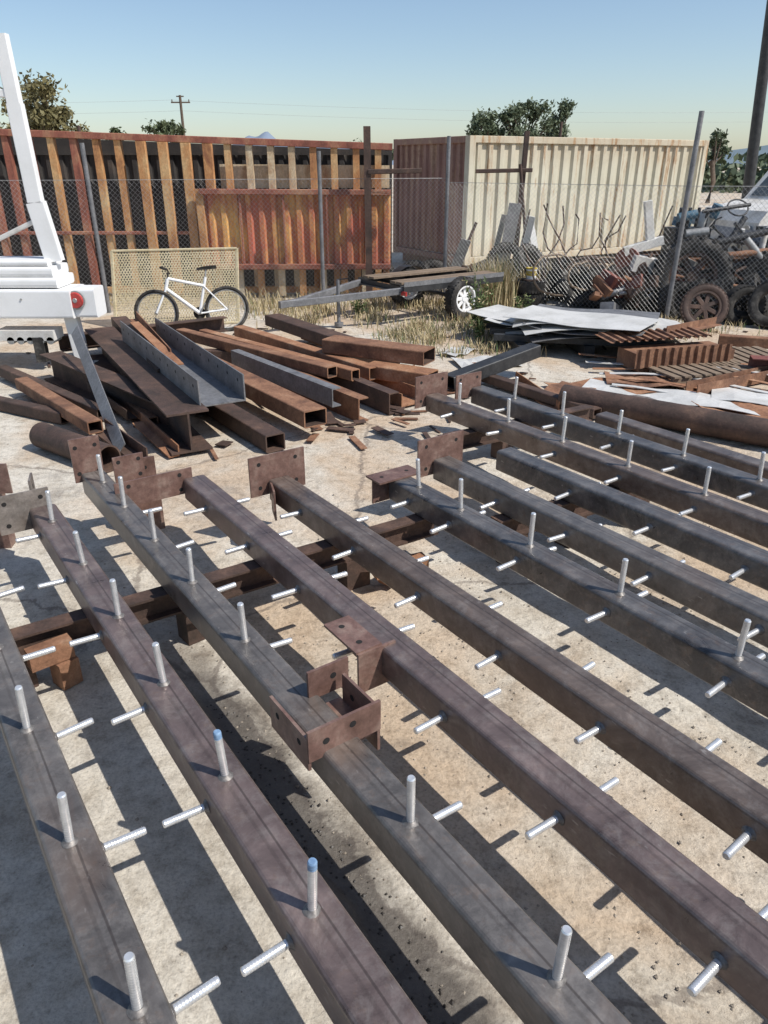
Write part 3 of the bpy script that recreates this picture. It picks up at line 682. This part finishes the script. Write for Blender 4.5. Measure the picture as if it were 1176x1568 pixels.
# ------------------------------------------------------------------ shipping container
def cont_mat(name,c1,c2,rustc,thr):
    m,nt,b=newmat(name)
    v=mapping(nt); vs=mapping(nt,(1.8,1.8,.22))
    n=noise(nt,v,1.2,8,.7,.4); s=noise(nt,vs,3.0,8,.75,.2)
    r=ramp(nt,[(.35,c1),(.65,c2)]); nt.links.new(n.outputs['Fac'],r.inputs[0])
    rr=ramp(nt,[(thr,(0,0,0)),(thr+.1,(.85,.85,.85))]); nt.links.new(s.outputs['Fac'],rr.inputs[0])
    sp=nt.nodes.new('ShaderNodeSeparateXYZ'); nt.links.new(v,sp.inputs[0])
    rz=ramp(nt,[(.08,(.8,.8,.8)),(.28,(.0,.0,.0)),(.72,(.05,.05,.05)),(.97,(.75,.75,.75))])
    dv=nt.nodes.new('ShaderNodeMath'); dv.operation='DIVIDE'; dv.inputs[1].default_value=2.85; nt.links.new(sp.outputs[2],dv.inputs[0]); nt.links.new(dv.outputs[0],rz.inputs[0])
    ad=nt.nodes.new('ShaderNodeMath'); ad.operation='MULTIPLY_ADD'; ad.use_clamp=True
    nt.links.new(rz.outputs[0],ad.inputs[0]); nt.links.new(s.outputs['Fac'],ad.inputs[1]); nt.links.new(rr.outputs[0],ad.inputs[2])
    rc=ramp(nt,[(.35,rustc),(.65,(rustc[0]*1.6,rustc[1]*1.9,rustc[2]*2.1))]); nt.links.new(noise(nt,v,9,6,.7).outputs['Fac'],rc.inputs[0])
    c=mixc(nt,ad.outputs[0],r.outputs[0],rc.outputs[0]); nt.links.new(c,b.inputs['Base Color']); b.inputs['Roughness'].default_value=.7
    return m
cm=cont_mat('cream_container_paint',(.49,.46,.35),(.60,.57,.45),(.27,.15,.075),.53)
cr=cont_mat('oxide_red_container_paint',(.19,.09,.07),(.27,.145,.12),(.24,.13,.08),.5)
def container(p,u,L,Wd,H,z0,mats):
    u=Vector(u).normalized(); v=Vector((-u.y,u.x,0)); p=Vector((p[0],p[1],z0)); up=Vector((0,0,1)); mb=MB()
    ns=int(L/.30); 
    corr(mb,p+up*.16+u*.08+v*.08,u,up,L-.16,H-.28,ns,.06,0)
    corr(mb,p+v*Wd+up*.16+u*L-v*.08-u*.08,-u,up,L-.16,H-.28,ns,.06,0)
    corr(mb,p+v*(Wd-.08)+up*.16+u*.08,-v,up,Wd-.16,H-.28,int(Wd/.28),.05,1)
    corr(mb,p+u*(L-.08)+v*.08+up*.16,v,up,Wd-.16,H-.28,int(Wd/.28),.05,0)
    def rl(a,b,m,w=.12,h=.14): ext(mb,rrect(w,h,.01,1),a,b,m)
    for z_ in(.08,H-.06):
        rl(p+up*z_+v*.05,p+u*L+up*z_+v*.05,0); rl(p+v*(Wd-.05)+up*z_,p+u*L+v*(Wd-.05)+up*z_,0)
        rl(p+up*z_+u*.05,p+v*Wd+up*z_+u*.05,1,.118,.136); rl(p+u*(L-.05)+up*z_,p+u*(L-.05)+v*Wd+up*z_,0,.118,.136)
    for a,b in((.0,0),(L,0),(0,Wd),(L,Wd)):
        q=p+u*(a+(.07 if a==0 else -.07))+v*(b+(.07 if b==0 else -.07)); ext(mb,rrect(.17,.17,.01,1),q-up*.01,q+up*(H+.01),0 if b==0 else 1,up=v)
    q=[p+up*(H-.03),p+u*L+up*(H-.03),p+u*L+v*Wd+up*(H-.03),p+v*Wd+up*(H-.03)]; mb.add(q,[[0,1,2,3]],0)
    for a in(.4,L-.4): ext(mb,rrect(.25,z0,.01,1),p+u*a-up*z0/2-v*.02,p+u*a-up*z0/2+v*Wd,1)
    return mb.obj('shipping_container',mats)
container((1.82,17.5),(.87,.49,0),7.45,3.2,2.6,.24,[cm,cr])
# ------------------------------------------------------------------ white trailer / truck bed at left
def white_bed():
    mb=MB()
    ext(mb,rrect(.5,.34,.03,3),(-3.72,9.25,.79),(-7.0,9.25,.79),0,up=(0,0,1))
    ext(mb,rrect(.34,.34,.03,3),(-3.46,9.25,.79),(-3.73,9.25,.79),0)
    ext(mb,rrect(.55,.12,.04,3),(-3.86,9.3,1.03),(-7,9.3,1.03),0)
    ext(mb,rrect(.50,.12,.04,3),(-3.90,9.3,1.15),(-7,9.3,1.15),0)
    ext(mb,rrect(.45,.07,.03,3),(-3.95,9.3,1.25),(-7,9.3,1.25),0)
    p=[(-3.92,9.25,1.25),(-4.02,9.25,1.9),(-4.05,9.25,2.9),(-4.07,9.25,3.55)]
    wd=[.21,.17,.15,.12]
    for i in range(3): ext(mb,rrect(wd[i],.10,.01,2),p[i],p[i+1],0,up=(0,1,0))
    ext(mb,rrect(.08,.08,.01,2),(-4.03,9.25,3.0),(-7,9.25,3.0),0); ext(mb,rrect(.08,.08,.01,2),(-4.05,9.25,3.5),(-7,9.25,3.5),0)
    ext(mb,rrect(.05,.05,.01,2),(-3.95,9.25,1.75),(-4.9,9.25,1.35),2)
    ext(mb,rrect(.16,.12,.01,2),(-3.83,9.22,.62),(-3.78,9.22,.05),0,up=(0,1,0)); box(mb,(-3.78,9.22,.025),(.3,.25,.03),0)
    cyl(mb,(-3.68,9.07,.83),(-3.68,9.05,.83),.11,None,28,3); cyl(mb,(-3.68,9.05,.83),(-3.68,9.03,.83),.095,.085,28,1); cyl(mb,(-3.68,9.03,.83),(-3.68,9.025,.83),.028,.024,16,3)
    for k in range(4): cyl(mb,(-4.3-.5*k,8.998,.85),(-4.3-.5*k,8.99,.85),.012,None,10,3)
    tyre(mb,(-5.6,9.6,.4),(0,-1,0),.40,.25,4,0,True,2,8)
    box(mb,(-4.35,9.15,.42),(.7,.3,.12),2); box(mb,(-4.2,9.05,.25),(.12,.12,.3),4)
    for k in range(5): cyl(mb,(-4.05-.12*k,9.0,.36),(-4.05-.12*k,9.25,.36),.045,None,14,3)
    mb.obj('white_flatbed_trailer',[white_p,red_lens,white_d,galv,black_r])
white_bed()

# ------------------------------------------------------------------ scrap tractor etc (right)
def tractor():
    mb=MB()
    ext(mb,Cprof(.12,.2,.02),(4.5,13.2,.75),(7.4,13.0,.8),0); ext(mb,Cprof(.12,.2,.02),(4.6,13.8,.75),(7.4,13.6,.8),0)
    box(mb,(5.15,13.4,1.12),(.62,.45,.42),3,.1); box(mb,(5.0,13.3,1.42),(.24,.18,.14),1,.3,(.1,.1)); cyl(mb,(4.85,13.1,1.5),(5.15,13.1,1.56),.07,None,16,1)
    box(mb,(5.35,13.3,1.45),(.2,.25,.22),2,.5,(.2,.3)); cyl(mb,(5.0,13.05,1.25),(5.35,13.0,1.3),.07,None,14,5)
    for k in range(4): cyl(mb,(4.9+.15*k,13.2,1.35),(4.9+.15*k,13.15,1.65),.03,None,8,3)
    cyl(mb,(5.45,13.2,1.5),(5.5,13.15,1.70),.08,.08,16,1)
    ext(mb,rrect(.13,.10,.01,2),(4.28,13.0,1.76),(4.42,13.0,1.12),2,up=(0,1,0)); ext(mb,rrect(.12,.14,.01,2),(4.0,13.0,.98),(4.62,13.0,1.16),2)
    cyl(mb,(4.05,12.95,.85),(4.1,13.05,.85),.2,None,20,4); box(mb,(4.35,13.0,.78),(.5,.3,.25),2,.2,(.1,.2))
    box(mb,(6.3,13.6,1.15),(1.1,.7,.04),3,.1,(.3,.15)); box(mb,(6.8,13.2,.95),(.8,.4,.3),3,-.2,(.1,.2))
    for (a,b,r,m) in [((4.9,12.9,1.0),(6.4,12.8,1.35),.06,3),((5.4,12.9,.6),(6.0,13.2,1.5),.05,3),((5.9,12.8,1.2),(6.6,12.7,.5),.06,5),((6.2,12.9,.4),(6.3,13.0,1.35),.05,2),((5.6,12.7,.95),(7.2,12.9,1.1),.05,0),((4.7,12.9,.55),(5.9,12.8,.8),.04,3),((5.2,13.0,1.6),(6.0,13.1,1.7),.03,3)]: cyl(mb,a,b,r,None,12,m)
    tyre(mb,(6.35,12.75,.5),(-.4,-1,.1),.5,.3,6,16,True,3,6,.5)
    tyre(mb,(7.1,13.8,.6),(.1,-1,.0),.6,.35,6,18,True,0,6,.5)
    N=20; path(mb,[(5.85+.17*math.cos(2*math.pi*i/N),13.2+.1*math.sin(2*math.pi*i/N),1.65+.12*math.sin(2*math.pi*i/N)) for i in range(N+1)],.014,6,3)
    box(mb,(6.6,13.4,1.3),(.4,.35,.08),3,.1)
    for k in range(45):
        xx=U(4.7,7.2); c=Vector((xx,U(12.95,13.6),U(.6,1.6 if xx<5.8 else 1.3))); q=R(); mm=random.choice([0,3,3,3,2,5,2,0])
        if q<.4: d=Vector((U(-1,1),U(-.4,.4),U(-1,1))).normalized()*U(.12,.45); cyl(mb,c,c+d,U(.012,.04),None,10,mm)
        elif q<.65: d=Vector((U(-1,1),-1,U(-1,1))).normalized()*U(.02,.06); cyl(mb,c,c+d,U(.05,.14),None,18,mm)
        elif q<.8: box(mb,c,(U(.08,.3),U(.04,.2),U(.04,.2)),mm,U(0,3),(U(-.6,.6),U(-.6,.6)))
        else:
            pts=[c]; 
            for i in range(8): pts.append(pts[-1]+Vector((U(-.08,.1),U(-.03,.03),.07*math.cos(i*.7+k))))
            path(mb,pts,.013,6,3)
    mb.obj('scrap_tractor',[rust,blue_p,white_d,black_p,red_p,galv,black_r])
    mb=MB()
    box(mb,(3.9,12.95,.45),(.5,.35,.3),0,.4,(.3,.3)); box(mb,(4.15,13.1,.7),(.45,.3,.06),0,.2,(.2,-.5)); ext(mb,rrect(.3,.2,.05,3),(3.7,13.2,.5),(4.4,12.9,.75),1)
    cyl(mb,(3.65,12.7,.3),(4.3,12.85,.5),.06,None,12,2); cyl(mb,(4.2,12.6,.15),(4.45,13.0,.95),.035,None,10,1)
    for k in range(24): box(mb,(U(3.5,6.8),U(12.5,13.0),U(.1,.6)),(U(.1,.5),U(.05,.25),U(.03,.25)),int(U(0,4)),U(0,3),(U(-.6,.6),U(-.6,.6)))
    for k in range(22): cyl(mb,(U(3.6,6.8),U(12.5,13.0),U(.05,.5)),(U(3.6,6.8),U(12.5,13.2),U(.2,.9)),U(.015,.045),None,8,int(U(1,4)))
    mb.obj('machine_scrap_heap',[red_p,rust_d,grey_ch,rust])
tractor()
mb=MB(); cyl(mb,(2.62,13.7,.45),(2.62,13.7,.62),.08,.095,20,0); cyl(mb,(2.62,13.7,.62),(2.62,13.7,.64),.10,.10,20,1); path(mb,[(2.52,13.7,.62),(2.55,13.63,.56),(2.62,13.59,.53),(2.69,13.63,.56),(2.72,13.7,.62)],.005,5,2)
tyre(mb,(2.62,13.7,.33),(0,0,1),.30,.2,3); tyre(mb,(2.62,13.7,.12),(0,0,1),.30,.2,3); box(mb,(2.62,13.7,.44),(.3,.3,.02),4,.3); cyl(mb,(2.62,13.7,.51),(2.62,13.7,.59),.088,.094,20,1,False); mb.obj('plastic_bucket',[white_p,yellow_p,galv,black_r,rust_d])

def old_truck():
    mb=MB(); c=Vector((6.75,15.6,.05)); u=Vector((.95,.3,0)).normalized(); v=Vector((-u.y,u.x,0))
    def P(a,b,z): return c+u*a+v*b+Vector((0,0,z))
    prof=[(0,.6),(0,1.25),(.15,1.45),(1.05,1.60),(1.6,2.2),(3.1,2.22),(3.3,1.5),(5.2,1.48),(5.2,.6)]
    for sgn,b in((0,-.85),(1,.85)):
        mb.add([P(a,b,z) for a,z in prof],[list(range(len(prof)))[::(-1 if sgn else 1)]],0)
    n=len(prof); vs=[P(a,-.85,z) for a,z in prof]+[P(a,.85,z) for a,z in prof]
    for i in range(n): mb.add(vs,[[i,(i+1)%n,n+(i+1)%n,n+i]],0)
    mb.add([P(1.18,-.858,1.63),P(1.66,-.858,2.12),P(2.3,-.858,2.14),P(2.3,-.858,1.63)],[[0,1,2,3]],1); mb.add([P(2.4,-.858,1.63),P(2.4,-.858,2.14),P(3.02,-.858,2.14),P(3.18,-.858,1.63)],[[0,1,2,3]],1)
    mb.add([P(1.10,-.72,1.67),P(1.10,.72,1.67),P(1.55,.70,2.16),P(1.55,-.70,2.16)],[[0,1,2,3]],1)
    for z_ in(.7,.85): box(mb,P(-.05,0,z_),(.08,1.6,.05),2,math.atan2(u.y,u.x))
    for b in(-.62,.62): cyl(mb,P(-.01,b,1.1),P(-.06,b,1.1),.1,None,16,2)
    for a in(.75,4.3):
        for b in(-.86,.86): tyre(mb,P(a,b,.33),v*(-1 if b<0 else 1),.38,.22,3,0,True,2,8)
    path(mb,[P(1.05,-.86,1.61),P(1.6,-.86,2.21),P(3.1,-.86,2.24),P(3.32,-.86,1.5)],.03,6,2)
    mb.obj('old_pickup_truck',[white_d,glass_m,galv,black_r])
old_truck()

# ------------------------------------------------------------------ grass / weeds
straw=simple('dry_grass',[(.3,(.32,.25,.13)),(.6,(.50,.41,.24)),(.8,(.60,.51,.33))],6,.8)
green=simple('green_weed',[(.3,(.06,.10,.025)),(.6,(.12,.16,.05)),(.8,(.21,.24,.09))],6,.7)
def blades(name,n,reg,hmin,hmax,mats,w=.006,lean=.5,mfun=None):
    mb=MB()
    for k in range(n):
        x_,y_=reg(); h=U(hmin,hmax); a=U(0,6.28); l=U(.1,lean)*h; ww=w*U(.6,1.4)
        p=Vector((x_,y_,0)); s=Vector((math.cos(a+1.57),math.sin(a+1.57),0))*ww; d=Vector((math.cos(a),math.sin(a),0))
        m1=p+d*l*.35+Vector((0,0,h*.6)); t=p+d*l+Vector((0,0,h))
        mb.add([p-s,p+s,m1+s*.8,m1-s*.8,t],[[0,1,2,3],[3,2,4]],(mfun() if mfun else 0))
    return mb.obj(name,mats)
def rg(cx,cy,sx,sy):
    return lambda:(random.gauss(cx,sx),random.gauss(cy,sy))
def clumped(n,x0,x1,y0,y1,s):
    cs=[(U(x0,x1),U(y0,y1)) for _ in range(n)]
    def f():
        c=random.choice(cs); return (random.gauss(c[0],s),random.gauss(c[1],s))
    return f
blades('dry_grass_patch',3000,clumped(55,-2.3,1.6,11.6,13.9,.15),.03,.21,[straw,green],.007,.9,lambda:0 if R()<.93 else 1)
blades('dry_grass_patch',2400,clumped(50,.0,1.9,9.8,11.8,.14),.03,.17,[straw,green],.006,1.0,lambda:0 if R()<.8 else 1)
blades('tall_dry_weed_clump',650,rg(1.95,13.6,.2,.2),.4,.9,[straw,green],.008,.5,lambda:0 if R()<.8 else 1)
blades('tall_dry_weed_clump',250,rg(2.6,14.3,.4,.2),.4,.8,[straw,green],.008,.5)
blades('dry_grass_patch',1500,clumped(50,-8,1.2,13.3,14.5,.2),.04,.27,[straw,green],.008,.9)
blades('dry_grass_patch',700,clumped(16,3.2,7.5,10.5,12.2,.14),.03,.16,[straw,green],.006,1.0,lambda:0 if R()<.8 else 1)
def weed(cx,cy,h,n):
    mb=MB()
    for k in range(n):
        a=U(0,6.28); top=Vector((cx+math.cos(a)*U(.05,.25),cy+math.sin(a)*U(.05,.25),h*U(.6,1))); b=Vector((cx+U(-.05,.05),cy+U(-.05,.05),0))
        path(mb,[b,(b+top)/2+Vector((0,0,.05)),top],.004,4,0)
        for j in range(34):
            t=U(.15,1); p=b.lerp(top,t); q=Vector((U(-1,1),U(-1,1),U(-.2,1))).normalized(); s=q.cross(Vector((U(-1,1),U(-1,1),U(-1,1)))).normalized()*.010; l=U(.04,.09)
            mb.add([p,p+q*l*.5+s,p+q*l,p+q*l*.5-s],[[0,1,2,3]],0 if R()<.8 else 1)
    mb.obj('green_weed_plant',[green,straw])
weed(1.42,11.35,.85,16); weed(1.35,10.7,.35,8); weed(2.2,12.2,.4,8); weed(-.4,12.5,.35,7)

# ------------------------------------------------------------------ trees
def leafmat(name,a,b,c):
    return simple(name,[(.3,a),(.5,b),(.72,c)],1.2,.7,0,fine=8,bs=0)
leaf_g=leafmat('foliage_olive',(.045,.065,.027),(.08,.10,.04),(.11,.135,.06))
leaf_y=leafmat('foliage_autumn',(.08,.075,.03),(.15,.13,.05),(.21,.18,.08))
leaf_b=leafmat('foliage_dusty_green',(.06,.085,.045),(.10,.13,.07),(.14,.17,.10))
def tree(x,y,h,cw,ch,n,mat,ls=.16,lobes=14):
    mb=MB(); base=Vector((x,y,0)); zc=h-ch/2
    path(mb,[base,base+Vector((U(-.2,.2),0,h*.3)),base+Vector((U(-.3,.3),0,h*.6))],.16,8,1)
    cs=[]
    for k in range(lobes):
        a=U(0,6.28); rr=U(.05,.9)**.7; zz=U(-.5,.42); sh=math.sqrt(max(.12,1-(zz*1.8)**2))
        c=Vector((x+math.cos(a)*rr*cw/2*sh*.9,y+math.sin(a)*rr*cw/2*sh*.9,zc+zz*ch*.88)); cs.append((c,U(.09,.26)*cw*.75))
        st=base+Vector((0,0,h*U(.3,.6))); path(mb,[st,(st+c)/2+Vector((0,0,-.1)),c],.05,5,1)
    for k in range(n):
        c,r=random.choice(cs); d=Vector((random.gauss(0,1),random.gauss(0,1),random.gauss(0,.8))).normalized()*r*(R()**.45)*U(.5,1.55)
        p=c+d; q=Vector((U(-1,1),U(-1,1),U(-1,1))).normalized(); s=q.cross(Vector((U(-1,1),U(-1,1),U(-1,1)))).normalized(); l=ls*U(.6,1.4)
        mb.add([p-q*l,p+s*l*.45,p+q*l,p-s*l*.45],[[0,1,2,3]],0)
    mb.obj('broadleaf_tree',[mat,bark])
tree(-16.2,40,6.2,4.8,4.6,7500,leaf_y,.13,30)
tree(-19.6,44,4.6,2.8,2.6,1800,leaf_y,.12,12)
tree(-12.5,48,4.6,2.8,1.8,1500,leaf_g,.13,12)
tree(-15.2,46,4.2,1.8,1.2,800,leaf_g,.13,8)
tree(6.9,58,5.8,3.1,3.4,3600,leaf_b,.14,22)
tree(9.6,58,6.7,4.4,4.6,6500,leaf_b,.14,36)
tree(12.2,59,6.6,3.2,4.4,4200,leaf_b,.14,26)
for x_,h in((-1.0,3.7),(-2.1,3.6),(-.2,3.8),(19.5,3.8),(21,4.2)): tree(x_,52,h,2.4,1.6,900,leaf_b,.14,8)
mb=MB()
for k in range(5000):
    x_=U(17,60); p=Vector((x_,U(70,85),U(0,2.4+1.0*math.sin(x_*.7)+.6*math.sin(x_*1.9)))); q=Vector((U(-1,1),U(-1,1),U(-1,1))).normalized(); s=q.cross(Vector((U(-1,1),U(-1,1),U(-1,1)))).normalized()
    mb.add([p-q*.4,p+s*.3,p+q*.4,p-s*.3],[[0,1,2,3]],0)
mb.obj('distant_tree_line',[leaf_b])
# ------------------------------------------------------------------ utility poles & wires
mb=MB(); px,py=-19.3,80
cyl(mb,(px,py,0),(px,py,8.2),.17,.12,12,0); ext(mb,rrect(.12,.12,.01,1),(px-.9,py,7.6),(px+.9,py,7.6),0)
for k in(-.8,0,.8): cyl(mb,(px+k,py,7.66),(px+k,py,7.85),.05,None,8,0)
ext(mb,rrect(.1,.1,.01,1),(px-.35,py,8.1),(px+.35,py,8.1),0)
mb.obj('utility_pole',[bark])
mb=MB()
for (zz,o) in((7.8,-.8),(6.9,0)):
    for (ax_,ay_,az_) in((-70,72,zz+.6),(60,92,zz)):
        pts=[]
        for i in range(15):
            t=i/14; pts.append((px+o+(ax_-px)*t,py+(ay_-py)*t,zz+(az_-zz)*t-2.0*4*t*(1-t)*.35))
        path(mb,pts,.007,4,0)
mb.obj('power_line_wires',[galv])
mb=MB(); cyl(mb,(11.4,25,0),(10.75,25,9.5),.17,.14,16,0); mb.obj('steel_light_pole',[black_p])
mb=MB(); cyl(mb,(5.1,24,0),(5.1,24,3.4),.04,None,8,0); mb.obj('steel_post',[rust_d])
mb=MB(); cyl(mb,(-8.8,24,0),(-8.8,24,3.3),.05,None,8,0); mb.obj('steel_post',[rust_d])
# ------------------------------------------------------------------ hills
def hill(name,x0,x1,y0,prof,col):  # col has bluish distance haze painted into the hill colour
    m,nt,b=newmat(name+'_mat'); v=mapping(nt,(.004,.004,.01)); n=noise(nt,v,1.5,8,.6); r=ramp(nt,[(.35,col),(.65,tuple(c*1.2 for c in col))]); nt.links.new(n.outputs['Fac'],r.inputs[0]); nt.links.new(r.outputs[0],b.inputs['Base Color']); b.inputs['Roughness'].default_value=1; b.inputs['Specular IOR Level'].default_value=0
    mb=MB(); n=90; vs=[]
    for i in range(n+1):
        x_=x0+(x1-x0)*i/n; h=prof(i/n)
        vs+=[(x_,y0,-2),(x_,y0+150,h*.55),(x_,y0+350,h),(x_,y0+700,-2)]
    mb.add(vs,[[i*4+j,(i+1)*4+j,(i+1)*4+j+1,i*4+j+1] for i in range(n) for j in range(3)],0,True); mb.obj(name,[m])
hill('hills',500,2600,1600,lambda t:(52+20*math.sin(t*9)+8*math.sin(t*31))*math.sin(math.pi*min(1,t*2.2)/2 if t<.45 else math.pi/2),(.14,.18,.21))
def prof2(t):
    h=66
    for c,w,a in ((.44,.10,22),(.475,.035,22),(.41,.03,9),(.52,.04,8)): h+=a*max(0,1-abs(t-c)/w)
    return (h+5*math.sin(t*17)+2.5*math.sin(t*83))*min(1,math.sin(math.pi*t)*1.3)
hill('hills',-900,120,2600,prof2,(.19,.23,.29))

# ------------------------------------------------------------------ light, sky, camera
SUN=Vector((.746,-.332,1.0)).normalized()
el=math.asin(SUN.z); azm=math.atan2(SUN.x,SUN.y)
sd=bpy.data.lights.new('sun','SUN'); sd.energy=5.0; sd.angle=math.radians(.5); sd.color=(1,.96,.90)
so=bpy.data.objects.new('sun',sd); so.rotation_euler=SUN.to_track_quat('Z','Y').to_euler(); scene.collection.objects.link(so)
w=bpy.data.worlds.new('World'); scene.world=w; w.use_nodes=True; nt=w.node_tree
sky=nt.nodes.new('ShaderNodeTexSky'); sky.sky_type='NISHITA'; sky.sun_disc=False
sky.sun_elevation=el; sky.sun_rotation=azm; sky.air_density=1.0; sky.dust_density=.8; sky.ozone_density=2.0; sky.altitude=100
bg=nt.nodes['Background']; nt.links.new(sky.outputs[0],bg.inputs[0]); bg.inputs[1].default_value=.135
cd=bpy.data.cameras.new('camera'); cam=bpy.data.objects.new('camera',cd); scene.collection.objects.link(cam); scene.camera=cam
cam.location=(0,0,2.3); cam.rotation_euler=(math.radians(90-25.2),0,0)
cd.sensor_fit='VERTICAL'; cd.sensor_height=36; cd.lens=36*1132/1568; cd.clip_end=20000; cd.clip_start=.05
